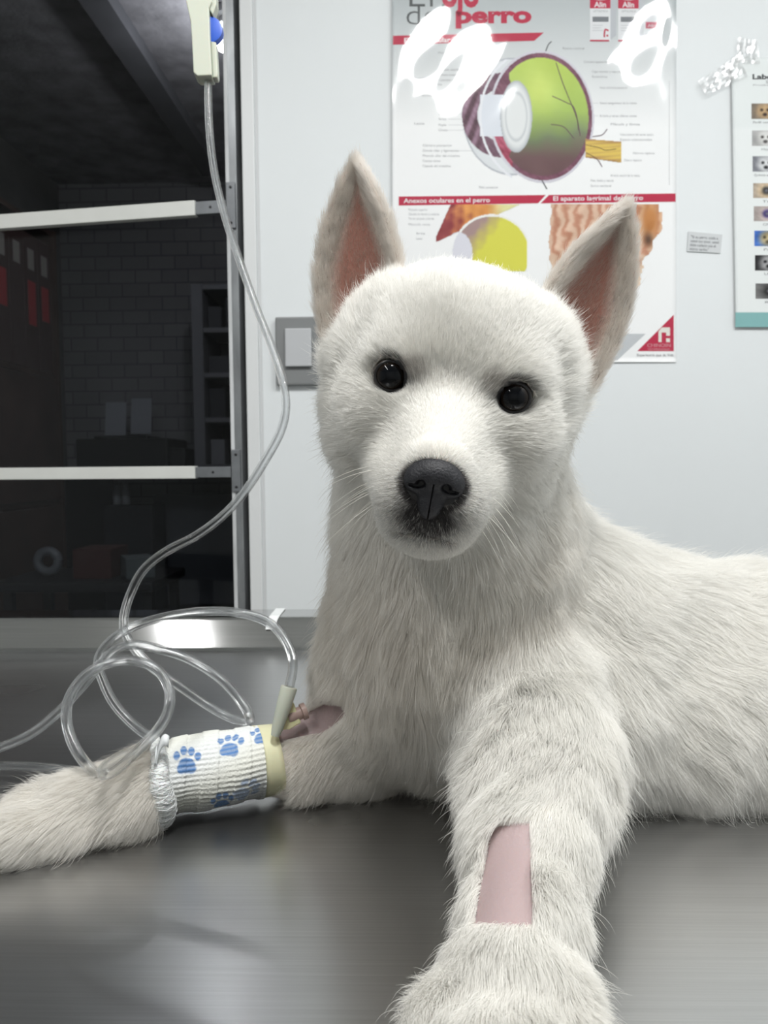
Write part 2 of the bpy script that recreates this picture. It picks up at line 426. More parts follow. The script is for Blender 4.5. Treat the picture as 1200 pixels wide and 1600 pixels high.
# glass fronted cabinet
gx0 = onplane(299, 500, 1, 3.10)[0]; gx1 = gx0 + 0.42
gz1 = onplane(320, 443, 1, 3.10)[2]
gc = empty('display_cabinet', ((gx0 + gx1) / 2, 3.25, ctz)); tag(gc, 'pale framed cabinet with small boxes standing on the far counter', 'cabinet')
cabm = mat('cabinet_paint', srgb(120, 120, 126), rough=0.6)
for xx in (gx0, gx1 - 0.045):
    b = MB(); b.box((xx, 3.10, ctz), (xx + 0.045, 3.42, gz1), 0.002); b.build('side_panel', cabm, gc)
shz = [ctz, ctz + 0.19, ctz + 0.37, ctz + 0.55, gz1 - 0.02]
for z in shz:
    b = MB(); b.box((gx0 + 0.045, 3.11, z), (gx1 - 0.045, 3.42, z + 0.018)); b.build('shelf', cabm, gc)
b = MB(); b.box((gx0 + 0.045, 3.40, ctz), (gx1 - 0.045, 3.42, gz1)); b.build('back_panel', mat('cabinet_back', srgb(60, 60, 66), rough=0.8), gc)
rr_ = random.Random(3)
spots = ['left', 'middle', 'right']; lev = ['bottom', 'second', 'third', 'top']
for li in range(4):
    x = gx0 + 0.055
    for si in range(3):
        w_ = rr_.uniform(0.05, 0.08); h2 = rr_.uniform(0.07, 0.13)
        g_ = rr_.choice([70, 95, 130, 55])
        z = shz[li] + 0.0185
        h2 = min(h2, shz[li + 1] - z - 0.01)
        b = MB(); b.box((x, 3.15, z), (x + w_, 3.24, z + h2), 0.002)
        tag(b.build('small_box', mat('carton_%d' % g_, srgb(g_, g_, g_ + 6), rough=0.7)), 'small grey carton at the %s of the %s shelf in the far cabinet' % (spots[si], lev[li]), 'box', 'cartons in the far cabinet')
        x += w_ + rr_.uniform(0.015, 0.035)
# things under the counter
def roll(px, py, y, R0, R1, name, label):
    c = onplane(px, py, 1, y)
    pts = [(c[0] + R0 * math.cos(a), y, c[2] + R0 * math.sin(a)) for a in np.linspace(0, 2 * math.pi, 33)]
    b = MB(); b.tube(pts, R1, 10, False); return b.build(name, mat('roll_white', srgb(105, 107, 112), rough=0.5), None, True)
sh2 = ctz - 0.59
yy = 3.05
c = onplane(75, 878, 1, 2.2)
st = empty('tall_stool', (c[0] + 0.07, 2.25, 0)); tag(st, 'dark tall stool by the door carrying a ring shaped roll', 'stool')
b = MB(); b.box((c[0] - 0.12, 2.10, c[2] - 0.075), (c[0] + 0.34, 2.42, c[2] - 0.045), 0.008); b.build('seat', dark, st)
for ox in (-0.10, 0.30):
    for oy in (2.13, 2.37):
        b = MB(); b.box((c[0] + ox, oy, 0), (c[0] + ox + 0.025, oy + 0.025, c[2] - 0.075)); b.build('leg', dark, st)
tag(roll(75, 877, 2.2, 0.030, 0.013, 'tape_roll', ''), 'grey ring shaped roll standing on the stool low behind the glass', 'tape')
z1 = c[2] - 0.045
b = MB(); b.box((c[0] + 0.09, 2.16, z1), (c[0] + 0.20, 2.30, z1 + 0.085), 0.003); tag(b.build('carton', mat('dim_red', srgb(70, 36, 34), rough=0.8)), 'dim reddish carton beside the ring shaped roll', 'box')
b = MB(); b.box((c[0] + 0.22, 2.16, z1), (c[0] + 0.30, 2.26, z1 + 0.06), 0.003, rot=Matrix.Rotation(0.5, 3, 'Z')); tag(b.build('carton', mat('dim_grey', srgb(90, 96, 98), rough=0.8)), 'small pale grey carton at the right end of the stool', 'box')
# pale board and dark case on the counter's lower shelf
a0 = onplane(242, 772, 1, 3.3); a1 = onplane(345, 865, 1, 3.3)
b = MB(); b.box((a0[0], 3.30, sh2 + 0.001), (a1[0] + 0.1, 3.32, a0[2]), 0.002); tag(b.build('panel_board', mat('board_grey', srgb(92, 94, 100), rough=0.7)), 'plain grey board leaning under the far counter', 'board')
a0 = onplane(160, 790, 1, 3.08); a1 = onplane(240, 865, 1, 3.08)
b = MB(); b.box((a0[0], 3.08, sh2 + 0.001), (a1[0], 3.26, a0[2]), 0.01); cs_ = b.build('carry_case', mat('case_navy', srgb(24, 27, 34), rough=0.5), None); tag(cs_, 'dark navy case on the shelf under the far counter', 'case')
for i, (px, hpx) in enumerate([(183, 30), (197, 34)]):
    a = onplane(px, 790, 1, 3.15)
    b = MB(); b.lathe([(0.016, 0), (0.017, 0.004), (0.017, 0.055), (0.009, 0.070), (0.008, 0.085)], (a[0], 3.15, a0[2] + 0.001), (0, 0, 1), 16)
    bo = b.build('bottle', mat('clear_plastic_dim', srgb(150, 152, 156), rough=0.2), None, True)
    tag(bo, ['small pale bottle, the left one on the navy case', 'small pale bottle, the right one on the navy case'][i], 'bottle', 'bottles on the navy case')
    b = MB(); b.lathe([(0.010, 0.080), (0.010, 0.094), (0.006, 0.098)], (a[0], 3.15, a0[2] + 0.001), (0, 0, 1), 12); b.build('cap', mat('cap_grey', srgb(120, 120, 124), rough=0.4), bo, True)

# ---- light switch
sw = empty('light_switch', tuple(Wp(470, 549))); tag(sw, 'grey wall switch with a pale rocker beside the door jamb', 'switch')
a = Wp(433, 603); c = Wp(513, 496)
b = MB(); b.box((a[0], WALL_Y - 0.011, a[2]), (c[0], WALL_Y, c[2]), 0.003); b.build('plate', mat('switch_plate', srgb(128, 130, 131), rough=0.45), sw)
a = Wp(448, 575); c = Wp(488, 515)
b = MB(); b.box((a[0], WALL_Y - 0.0165, a[2]), (c[0], WALL_Y - 0.010, c[2]), 0.002, rot=Matrix.Rotation(R_(-2), 3, 'X')); b.build('rocker', mat('switch_rocker', srgb(185, 187, 190), rough=0.4), sw)

# ---- stainless exam table
steel = bpy.data.materials.new('brushed_steel'); steel.use_nodes = True
nt = steel.node_tree; pb = nt.nodes['Principled BSDF']
pb.inputs['Metallic'].default_value = 1.0; pb.inputs['Base Color'].default_value = (0.60, 0.605, 0.61, 1)
tc = nt.nodes.new('ShaderNodeTexCoord'); mp = nt.nodes.new('ShaderNodeMapping'); mp.inputs['Scale'].default_value = (3, 260, 60)
n1 = nt.nodes.new('ShaderNodeTexNoise'); n1.inputs['Scale'].default_value = 3.0; n1.inputs['Detail'].default_value = 4
n2 = nt.nodes.new('ShaderNodeTexNoise'); n2.inputs['Scale'].default_value = 9.0; n2.inputs['Detail'].default_value = 1.5
nt.links.new(tc.outputs['Object'], mp.inputs[0]); nt.links.new(mp.outputs[0], n1.inputs['Vector']); nt.links.new(tc.outputs['Object'], n2.inputs['Vector'])
mr = nt.nodes.new('ShaderNodeMapRange'); mr.inputs[1].default_value = 0.1; mr.inputs[2].default_value = 0.9; mr.inputs[3].default_value = 0.25; mr.inputs[4].default_value = 0.36
nt.links.new(n2.outputs['Fac'], mr.inputs[0]); nt.links.new(mr.outputs[0], pb.inputs['Roughness'])
bp = nt.nodes.new('ShaderNodeBump'); bp.inputs['Strength'].default_value = 0.035; bp.inputs['Distance'].default_value = 0.0006
nt.nodes.remove(bp)
mc = nt.nodes.new('ShaderNodeMapRange'); mc.inputs[1].default_value = 0.25; mc.inputs[2].default_value = 0.75; mc.inputs[3].default_value = 0.55; mc.inputs[4].default_value = 0.63
cb = nt.nodes.new('ShaderNodeCombineColor')
nt.links.new(n1.outputs['Fac'], mc.inputs[0])
for k_ in range(3): nt.links.new(mc.outputs[0], cb.inputs[k_])
nt.links.new(cb.outputs[0], pb.inputs['Base Color'])
tb = empty('exam_table', (0, 0.6, 0)); tag(tb, 'stainless steel examination table with a raised rim under the puppy', 'table')
yr0 = Tp(300, 1018)[1]; yr1 = yr0 + 0.026; yr2 = Tp(300, 952, 0.037)[1]
TX0, TX1, TY0 = -0.62, 0.72, 0.215
prof = [(yr0 - 0.006, 0.0), (yr0 - 0.001, 0.0008), (yr0 + 0.004, 0.004), (yr1 - 0.003, 0.0335), (yr1, 0.0362), (yr1 + 0.004, 0.037), (yr2 - 0.003, 0.037), (yr2, 0.0355), (yr2, -0.012), (yr2 - 0.002, -0.012)]
V = [(TX0, TY0, TABLE - 0.02), (TX1, TY0, TABLE - 0.02), (TX0, TY0, TABLE - 0.001), (TX1, TY0, TABLE - 0.001), (TX0, TY0 + 0.001, TABLE), (TX1, TY0 + 0.001, TABLE)]
for y, z in prof: V += [(TX0, y, TABLE + z), (TX1, y, TABLE + z)]
V += [(TX0, yr2 - 0.002, TABLE - 0.02), (TX1, yr2 - 0.002, TABLE - 0.02)]
nn = len(V) // 2
F = [[2 * i, 2 * i + 1, 2 * i + 3, 2 * i + 2] for i in range(nn - 1)]
F.append([2 * nn - 2, 2 * nn - 1, 1, 0]); F.append([2 * i for i in range(nn)][::-1]); F.append([2 * i + 1 for i in range(nn)])
rim_steel = steel.copy(); rim_steel.name = 'polished_rim_steel'
for nd in rim_steel.node_tree.nodes:
    if nd.type == 'MAP_RANGE' and nd.outputs[0].links and nd.outputs[0].links[0].to_node.type == 'BSDF_PRINCIPLED': nd.inputs[3].default_value = 0.06; nd.inputs[4].default_value = 0.10
top = pydata('top', V, F, [steel, rim_steel], tb, True)
for pgn in top.data.polygons:
    if pgn.center.y > yr0 and pgn.center.z > TABLE + 0.001: pgn.material_index = 1
top.data.set_sharp_from_angle(angle=R_(10))
for x in (TX0 + 0.05, TX1 - 0.09):
    for y in (TY0 + 0.05, yr2 - 0.09):
        b = MB(); b.box((x, y, 0), (x + 0.04, y + 0.04, TABLE - 0.02), 0.003); b.build('leg', steel, tb)
# white strip added as a painted bright reflection on the rim, a dark fleck on the steel
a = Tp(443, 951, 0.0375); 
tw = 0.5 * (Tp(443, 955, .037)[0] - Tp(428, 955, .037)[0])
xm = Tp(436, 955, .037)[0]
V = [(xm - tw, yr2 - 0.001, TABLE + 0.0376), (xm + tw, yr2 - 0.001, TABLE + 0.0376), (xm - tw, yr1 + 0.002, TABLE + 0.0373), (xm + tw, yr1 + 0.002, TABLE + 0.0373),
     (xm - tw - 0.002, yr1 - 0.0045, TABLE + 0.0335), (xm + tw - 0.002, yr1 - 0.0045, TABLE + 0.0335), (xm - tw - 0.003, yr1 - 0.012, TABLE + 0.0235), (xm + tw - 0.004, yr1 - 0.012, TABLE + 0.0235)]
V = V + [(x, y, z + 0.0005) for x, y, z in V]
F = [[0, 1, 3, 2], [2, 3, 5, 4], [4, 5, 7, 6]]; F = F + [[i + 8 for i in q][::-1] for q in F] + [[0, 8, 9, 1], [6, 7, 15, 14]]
tag(pydata('glint_strip', V, F, mat('glint_white', srgb(238, 240, 240), rough=0.4)), 'short white strip standing in for a bright reflection on the back rim of the table', 'tape')
# ================================================================== posters
def text_mesh(s, bold=0.0, size=1.0):
    cu = bpy.data.curves.new('t', 'FONT'); cu.body = s; cu.size = size; cu.offset = bold; cu.resolution_u = 3
    o = bpy.data.objects.new('t', cu); C.objects.link(o)
    me = bpy.data.meshes.new_from_object(o)
    v = [tuple(q.co[:2]) for q in me.vertices]; f = [list(p.vertices) for p in me.polygons]
    bpy.data.objects.remove(o); bpy.data.curves.remove(cu); bpy.data.meshes.remove(me)
    return v, f
class Print:
    """printed ink on a sheet: everything in one mesh, coordinates are photograph pixels carried onto the wall"""
    def __init__(s, surf): s.v = []; s.f = []; s.c = []; s.surf = surf; s.layer = 1
    def put(s, pts, faces, cols):
        n = len(s.v)
        for (x, y) in pts:
            p = s.surf(x, y); s.v.append((p[0], p[1] - 0.00012 * s.layer, p[2]))
        s.f += [[i + n for i in q] for q in faces]
        if isinstance(cols, tuple): cols = [cols[:3]] * len(pts)
        s.c += [c[:3] for c in cols]
    def poly(s, pts, col): s.put(pts, [list(range(len(pts)))], col)
    def rect(s, x0, y0, x1, y1, col): s.poly([(x0, y1), (x1, y1), (x1, y0), (x0, y0)], col)
    def line(s, pts, w, col):
        p = catmull(pts, 6) if len(pts) > 2 else np.array(pts, float)
        t = np.gradient(p, axis=0); t /= np.linalg.norm(t, axis=1)[:, None] + 1e-9; nn = np.stack([-t[:, 1], t[:, 0]], 1) * w / 2
        v = [tuple(q) for q in p + nn] + [tuple(q) for q in p - nn]; m = len(p)
        s.put(v, [[i, i + 1, m + i + 1, m + i] for i in range(m - 1)], col)
    def text(s, st, x, y, h, col, bold=0.0, width=None, slope=0.0):
        """baseline start (x, y), cap height h in pixels"""
        v, f = text_mesh(st, bold)
        if not v: return
        a = np.array(v); sc = h / 0.69
        mx = a[:, 0].max(); sx = sc if width is None else width / mx
        pts = [(x + q[0] * sx, y - q[1] * sc + slope * q[0] * sx) for q in a]
        s.put(pts, f, col)
    def raster(s, x0, y0, x1, y1, nx, ny, fn, mask=None, solo=None):
        """fn(X, Y) -> colours (srgb 0..255) and alpha mask"""
        xs = np.linspace(x0, x1, nx); ys = np.linspace(y0, y1, ny)
        X, Y = np.meshgrid(xs, ys)
        col, al = fn(X, Y)
        lin = np.where(col / 255 <= 0.04045, col / 255 / 12.92, ((np.clip(col, 0, 255) / 255 + 0.055) / 1.055) ** 2.4)
        pts = np.stack([X, Y], -1).reshape(-1, 2)
        I = np.arange(nx * ny).reshape(ny, nx)
        ok = al[:-1, :-1] & al[1:, :-1] & al[:-1, 1:] & al[1:, 1:]
        q = np.stack([I[1:, :-1], I[1:, 1:], I[:-1, 1:], I[:-1, :-1]], -1)[ok]
        used = np.unique(q); re = -np.ones(nx * ny, int); re[used] = np.arange(len(used))
        s.put([tuple(p) for p in pts[used]], re[q].tolist(), [tuple(c) for c in lin.reshape(-1, 3)[used]])
def fbm(X, Y, sc, seed=0, oct=4):
    r = np.random.default_rng(seed); o = np.zeros_like(X, float); a = 1.0
    for i in range(oct):
        for _ in range(3):
            k = r.normal(size=2) * sc * (2 ** i); o += a * np.sin(X * k[0] + Y * k[1] + r.uniform(0, 6.3))
        a *= 0.55
    return o / 3
def ramp(base, *stops):
    base = np.array(base, float)
    return base
def mixc(a, b, t): 
    t = np.clip(t, 0, 1)[..., None]; return a * (1 - t) + np.asarray(b, float) * t

ink = attr_mat('ink', rough=0.45, spec=0.3)
# --- eye poster
X0, X1, YT, YB_ = 613.0, 1056.0, -110.0, 566.0
def sheet_off(x, y):
    u = (x - X0) / (X1 - X0)
    return 0.0020 + 0.0035 * (1 - u)
def surf1(x, y):
    p = Wp(x, y); return np.array([p[0], WALL_Y - sheet_off(x, y), p[2]])
po = empty('poster', tuple(Wp(834, 566))); tag(po, 'large glossy poster of a cut open dog eye on the white wall', 'poster')
def sheet_mesh(name, surf, xs, ys, m, parent, colfn=None, th=0.0006):
    V = []; cols = []
    nx, ny = len(xs), len(ys)
    for off in (0, 1):
        for y in ys:
            for x in xs:
                p = surf(x, y); V.append((p[0], p[1] + off * th, p[2])); cols.append(colfn(x, y) if colfn else (0.8, 0.8, 0.8))
    F = []
    for j in range(ny - 1):
        for i in range(nx - 1):
            a = j * nx + i; q = [a + nx, a + nx + 1, a + 1, a]; F.append(q); F.append([k + nx * ny for k in q][::-1])
    n = nx * ny
    for j in range(ny - 1):
        for i in (0, nx - 1):
            a = j * nx + i; F.append([a, a + nx, a + nx + n, a + n])
    for i in range(nx - 1):
        for j in (0, ny - 1):
            a = j * nx + i; F.append([a, a + 1, a + 1 + n, a + n])
    return pydata(name, V, F, m, parent, True, cols)
def pcol(x, y):
    # white paper, printed grey gradient behind the headline and the chart
    w = np.array([250, 251, 252.0]); g = np.array([176, 184, 187.0])
    if y < 315:
        t = float(np.clip(1 - y / 200.0, 0, 1)) ** 1.0 * 0.85
        c = w * (1 - t) + g * t
    else: c = w
    return srgb(*c)[:3]
sheet_mesh('sheet', surf1, np.linspace(X0, X1, 60), np.linspace(YT, YB_, 90), ink, po, pcol)
PR = Print(surf1)
RED = srgb(190, 32, 70); GREY = srgb(88, 92, 94); DK = srgb(70, 72, 76); LT = srgb(160, 164, 168)
PR.text('El', 634, 14, 42, GREY, -0.012, 42); PR.text('ojo', 690, 12, 42, RED, 0.04, 58)
PR.text('del', 632, 42, 33, GREY, -0.012, 62, -0.01); PR.text('perro', 711, 38, 24, RED, 0.045, 119, -0.01)
PR.layer = 2
PR.poly([(X0 + 1, 73), (834, 66), (849, 53), (X0 + 1, 59)], RED)
PR.poly([(X0 + 10, 323), (840, 319), (852, 306), (X0 + 10, 309)], RED)
PR.poly([(844, 319), (X1 - 1, 316), (X1 - 1, 303), (857, 306)], RED)
PR.layer = 3
W_ = (0.85, 0.80, 0.82)
PR.text('El globo ocular', 631, 70, 7.5, W_, 0.02, 72, -0.02)
PR.text('Anexos oculares en el perro', 631, 319.0, 7, W_, 0.02, 134, -0.012)
PR.text('El aparato lagrimal del perro', 863, 315, 7, W_, 0.02, 141, -0.012)
# the cut eye, painted into the ink
def eye_paint(X, Y):
    col = np.zeros(X.shape + (3,)); col[:] = (222, 226, 230); al = np.zeros(X.shape, bool)
    n1 = fbm(X, Y, 0.09, 1); n2 = fbm(X, Y, 0.30, 2)
    cx, cy = 846.0, 184.0
    a = R_(-4); xr = (X - cx) * math.cos(a) + (Y - cy) * math.sin(a); yr = -(X - cx) * math.sin(a) + (Y - cy) * math.cos(a)
    ro = np.sqrt((xr / 82.0) ** 2 + (yr / 104.0) ** 2)
    # front dome (cornea) in faint grey
    rc = np.sqrt(((X - 800) / 78.0) ** 2 + ((Y - 184) / 92.0) ** 2)
    dome = (rc < 1.0) & (X < 850)
    al |= dome; col[dome] = (226, 230, 234)
    edge = dome & (rc > 0.965); col[edge] = (190, 194, 202)
    # iris, plum coloured, in two wedges
    ri = np.sqrt(((X - 785) / 64.0) ** 2 + ((Y - 182) / 66.0) ** 2)
    iris = (ri < 1) & (ri > 0.62) & (X < 800) & ~((Y > 150) & (Y < 215) & (X > 752))
    band = mixc(np.zeros(X.shape + (3,)) + (84, 50, 66), (150, 118, 138), 0.5 + 0.8 * np.sin((X + 0.4 * Y) * 0.35) * np.exp(-((X - 735) / 14) ** 2))
    col[iris] = band[iris] + n2[iris][:, None] * 14; al |= iris
    # white of the eye ring
    ring = (ro < 1.0); al |= ring
    col[ring] = (214, 212, 222)
    wall_ = ring & (ro < 0.955); col[wall_] = np.clip(np.array((120, 72, 92)) + n2[wall_][:, None] * 16, 0, 255)
    lowr = wall_ & (Y > 200) & (X < 800); col[lowr] = np.clip(np.array((168, 70, 96)) + n2[lowr][:, None] * 30, 0, 255)
    # vitreous body, green above, brown below
    vit = (ro < 0.885) & (X > 795 + 26 * np.clip(1 - np.abs(Y - 185) / 60, 0, 1))
    t = (Y - 90) / 190.0 + n1 * 0.04
    c = mixc(np.zeros(X.shape + (3,)) + (190, 214, 96), (168, 196, 96), t / 0.45)
    c = mixc(c, (116, 132, 96), (t - 0.45) / 0.22); c = mixc(c, (104, 74, 76), (t - 0.65) / 0.2)
    c = mixc(c, (214, 232, 120), np.exp(-((X - 840) / 30) ** 2 - ((Y - 140) / 36) ** 2) * 0.9)
    col[vit] = np.clip(c[vit] + n1[vit][:, None] * 6, 0, 255)
    # lens
    rl = np.sqrt(((X - 806) / 25.0) ** 2 + ((Y - 184) / 56.0) ** 2)
    lens = rl < 1; al |= lens
    cl = mixc(np.zeros(X.shape + (3,)) + (234, 237, 238), (176, 182, 188), np.clip((rl - 0.72) / 0.28, 0, 1) ** 2 + 0.5 * np.exp(-((rl - 0.66) / 0.05) ** 2))
    col[lens] = cl[lens]
    aq = (X > 750) & (X < 800) & (Y > 150) & (Y < 215) & ~lens; col[aq] = (226, 231, 240); al |= aq
    # cornea rim line
    rk = np.sqrt(((X - 846) / 96.0) ** 2 + ((Y - 184) / 108.0) ** 2)
    ln = (np.abs(rk - 1.0) < 0.018) & (X < 800) & (Y > 95) & (Y < 285); col[ln] = (238, 240, 246); al |= ln
    return col, al
PR.layer = 2
PR.raster(716, 74, 932, 294, 210, 214, eye_paint)
def nerve(X, Y):
    t = (X - 915) / 55.0; yc = 233 + t * 6; w = 15 + 2 * t; al = (np.abs(Y - yc) < w) & (X > 914) & (X < 970)
    c = mixc(np.zeros(X.shape + (3,)) + (226, 196, 92), (176, 132, 84), np.clip(np.abs(Y - yc) / w, 0, 1) ** 3 + 0.25 * np.sin(Y * 0.9 + X * 0.08))
    return c, al
PR.layer = 3
PR.raster(912, 212, 972, 262, 60, 50, nerve)
VN = srgb(96, 62, 82)
for l in [[(868, 100), (878, 130), (886, 150), (900, 185), (903, 205)], [(862, 152), (884, 162), (897, 172), (906, 214)], [(860, 196), (880, 200), (896, 218)], [(915, 228), (935, 232), (945, 236), (962, 234)], [(925, 215), (940, 212), (948, 203)], [(915, 240), (932, 250), (940, 262)]]:
    PR.line(l, 1.3, VN)
PR.line([(852, 82), (856, 72), (861, 67)], 1.6, DK); PR.line([(846, 283), (850, 290), (854, 297)], 1.6, DK)
# small captions and their leader lines
caps = [('Palpebra', 684, 87, 24), ('Limbo esclerocorneal', 684, 113, 60), ('Cámara anterior', 684, 121, 34), ('Cuerpo ciliar', 684, 129, 34), ('Iris', 684, 136, 6), ('Polo anterior', 643, 126, 28), ('Esclerótica', 659, 153, 27),
        ('Córnea', 685, 182, 14), ('Iris', 685, 190, 12), ('Pupila', 685, 199, 12), ('Úvea', 685, 207, 14), ('Lente', 647, 197, 16), ('Cámara posterior', 660, 231, 46), ('Zónula ciliar y ligamentos', 660, 239, 56), ('Músculo ciliar del cristalino', 660, 247, 58), ('Cuerpo vítreo', 660, 255, 28), ('Cápsula del cristalino', 660, 263, 44), ('Polo posterior', 748, 296, 30),
        ('Retina central', 878, 79, 34), ('Coroides tapetum lucidum', 911, 100, 48), ('Capa vascular y capa pigmentada', 924, 115, 62), ('Esclerótica', 924, 123, 24), ('Vena vorticosa posterior', 936, 140, 44), ('Vasos sanguíneos de la retina', 936, 164, 58), ('Arteria y venas ciliares cortas', 936, 184, 58), ('Mácula y fóvea', 953, 197, 46), ('Vaina externa del nervio óptico', 968, 213, 52), ('Espacio subaracnoideo', 968, 221, 50), ('Nervio óptico', 988, 242, 34), ('Disco óptico', 974, 253, 28), ('Arteria central de la retina', 953, 277, 46), ('Polo, fondo y mácula', 922, 285, 36), ('Surco escleral', 922, 293, 32)]
PR.layer = 1
for t, x, y, w in caps: PR.text(t, x, y, 3.6, srgb(150, 152, 156), 0.0, w)
for a in [(700, 182, 742), (700, 190, 738), (700, 199, 740), (700, 207, 744), (712, 239, 762), (900, 184, 934), (905, 164, 934)]: PR.line([(a[0], a[1] - 1.5), (a[2], a[1] - 1.5)], 0.5, srgb(190, 192, 196))
for y0, y1 in ((128, 290),): PR.line([(1045, y0), (1045, y1)], 0.8, srgb(196, 198, 200))
# medicine cartons and dropper bottle, top right
for x0 in (921, 965):
    PR.layer = 2
    PR.rect(x0, -34, x0 + 32, 66, srgb(228, 230, 233)); PR.poly([(x0 + 32, 64), (x0 + 41, 57), (x0 + 41, -34), (x0 + 32, -34)], srgb(190, 194, 200))
    PR.layer = 3
    PR.rect(x0, -34, x0 + 32, 15, RED); PR.rect(x0, 64, x0 + 30, 66.5, RED)
    PR.rect(x0 + 4, 28, x0 + 29, 36, srgb(120, 124, 130)); PR.text('OFTÁLMICA', x0 + 5, 21, 3.4, LT, 0, 23)
    for k in range(3): PR.rect(x0 + 4, 41 + k * 4, x0 + 20 - 3 * (k % 2), 42 + k * 4, srgb(196, 198, 202))
    PR.layer = 4
    PR.text('Alin', x0 + 7, 13, 8, (0.8, 0.72, 0.75), 0.03, 18)
    el = [(x0 + 16 + 11 * math.cos(q), -2 + 5 * math.sin(q)) for q in np.linspace(0, 6.283, 24, endpoint=False)][::-1]; PR.poly(el, srgb(200, 170, 165))
    PR.line([(x0 + 29, 50), (x0 + 24, 48), (x0 + 22.5, 54), (x0 + 22.5, 60)], 2.4, RED); PR.rect(x0 + 25.5, 56, x0 + 28.5, 59, RED)
PR.layer = 2
PR.poly([(1005, 62), (1030, 62), (1030, 34), (1028, 27), (1022, 24), (1021, 14), (1018, 0), (1016, 14), (1015, 24), (1008, 27), (1005, 34)], srgb(206, 210, 214))
PR.layer = 3
PR.rect(1008, 36, 1027, 46, srgb(186, 60, 90)); PR.text('Alin', 1011, 44, 5, (0.8, 0.7, 0.74), 0.02, 13); PR.rect(1008, 54, 1027, 58, srgb(150, 154, 160))
# lower left picture: close-up of the front of the eye
def low_l(X, Y):
    n = fbm(X, Y, 0.12, 5); col = np.zeros(X.shape + (3,)); col[:] = (240, 242, 240); al = np.ones(X.shape, bool)
    al = (X > 681 + (Y < 370) * (370 - Y) * 0.45) & (X < 824)
    skin_ = mixc(np.zeros(X.shape + (3,)) + (150, 62, 66), (222, 148, 76), (X - 700 + n * 14) / 35.0); skin_ = mixc(skin_, (236, 232, 170), (X - 760) / 25.0)
    col = skin_ + n[..., None] * 12
    r = np.sqrt(((X - 768) / 62.0) ** 2 + ((Y - 398) / 62.0) ** 2)
    ball = r < 1; col[ball] = (244, 244, 240)
    inn = r < 0.94; cc = mixc(np.zeros(X.shape + (3,)) + (170, 142, 140), (222, 220, 84), (X + Y * 0.8 - 1030 - 6 * n) / 34.0); col[inn] = cc[inn]
    al &= (r < 1) | (Y < 372 + (X - 700) * -0.45)
    lens = np.sqrt(((X - 716) / 22.0) ** 2 + ((Y - 398) / 34.0) ** 2) < 1; col[lens] = (226, 226, 236)
    return col, al
PR.raster(680, 321, 824, 425, 120, 90, low_l)
# lower right picture: the tear apparatus on a dog's face
def low_r(X, Y):
    n = fbm(X, Y, 0.10, 8); col = np.zeros(X.shape + (3,))
    al = (X > 856 + np.abs(Y - 375) * 0.12 + n * 3) & (X < 1032 - np.clip(Y - 360, 0, 200) * 0.45 + n * 5) & (Y < 468)
    col[:] = (226, 192, 168); col = mixc(col, (178, 108, 80), 0.25 + 0.4 * np.sin(X * 0.35 + n * 2)); col = mixc(col, (198, 132, 72), np.exp(-((X - 1015) / 14) ** 2 - ((Y - 345) / 30) ** 2) * 1.2)
    col = mixc(col, (90, 60, 40), np.exp(-((X - 1012) / 7) ** 2 - ((Y - 375) / 10) ** 2)); col = mixc(col, (236, 216, 190), np.clip((Y - 395) / 30, 0, 1) * 0.7)
    return col + n[..., None] * 10, al
PR.raster(856, 320, 1034, 470, 130, 100, low_r)
PR.layer = 1
for k, (y, w) in enumerate([(331, 30), (338, 48), (345, 40), (354, 34), (368, 14), (376, 10)]): PR.text(['Párpado superior', 'Glándula de Harder y conducto', 'Tercer párpado y borde', 'Músculo recto', 'Iris', 'Lente'][k], 638 + (k > 3) * 12, y, 3.6, srgb(168, 170, 174), 0, w)
# emblem in the corner
PR.layer = 2
PR.poly([(930, 563), (964, 563), (1008, 522), (930, 522)], srgb(198, 202, 206))
PR.poly([(995, 549), (1052, 549), (1052, 492)], RED)
PR.layer = 3
PR.poly([(1028, 535), (1033, 535), (1033, 520), (1040, 520), (1040, 525), (1046, 525), (1046, 512), (1033, 512), (1028, 518)], (0.8, 0.78, 0.72)); PR.rect(1040, 529, 1046, 535, (0.8, 0.78, 0.72))
PR.text('CHINOIN', 1010, 542.5, 5.2, (0.62, 0.35, 0.38), 0.0, 37); PR.text('VETERINARIA', 1011, 547.5, 2.6, (0.6, 0.35, 0.38), 0.0, 35)
PR.text('Experiencia que da Vida', 994, 557, 4.0, srgb(110, 112, 116), 0.0, 58)
pydata('print', PR.v, PR.f, ink, po, True, PR.c)
# clear laminate, buckled near the top where the lamp glints in it
lam = bpy.data.materials.new('laminate'); lam.use_nodes = True
nt = lam.node_tree; nt.nodes.remove(nt.nodes['Principled BSDF'])
g1 = nt.nodes.new('ShaderNodeBsdfTransparent'); g2 = nt.nodes.new('ShaderNodeBsdfGlossy'); g2.inputs['Roughness'].default_value = 0.06
fr = nt.nodes.new('ShaderNodeValue'); fr.outputs[0].default_value = 0.05; ms = nt.nodes.new('ShaderNodeMixShader')
nt.links.new(fr.outputs[0], ms.inputs[0]); nt.links.new(g1.outputs[0], ms.inputs[1]); nt.links.new(g2.outputs[0], ms.inputs[2])
nt.links.new(ms.outputs[0], nt.nodes['Material Output'].inputs['Surface'])
def lam_off(x, y):
    a = math.exp(-((y - 90) / 110.0) ** 2) * 0.8 + 0.2
    w = math.sin(x * 0.040 + 1.3 * math.sin(y * 0.021)) * 0.5 + 0.55 * math.sin(x * 0.017 - y * 0.030 + 2.0) + 0.35 * math.sin(x * 0.075 + y * 0.055 + 0.7)
    return 0.0062 + 0.0013 * a * w * min(1.0, (x - X0) / 25.0, (X1 - x) / 25.0 + 0.2)
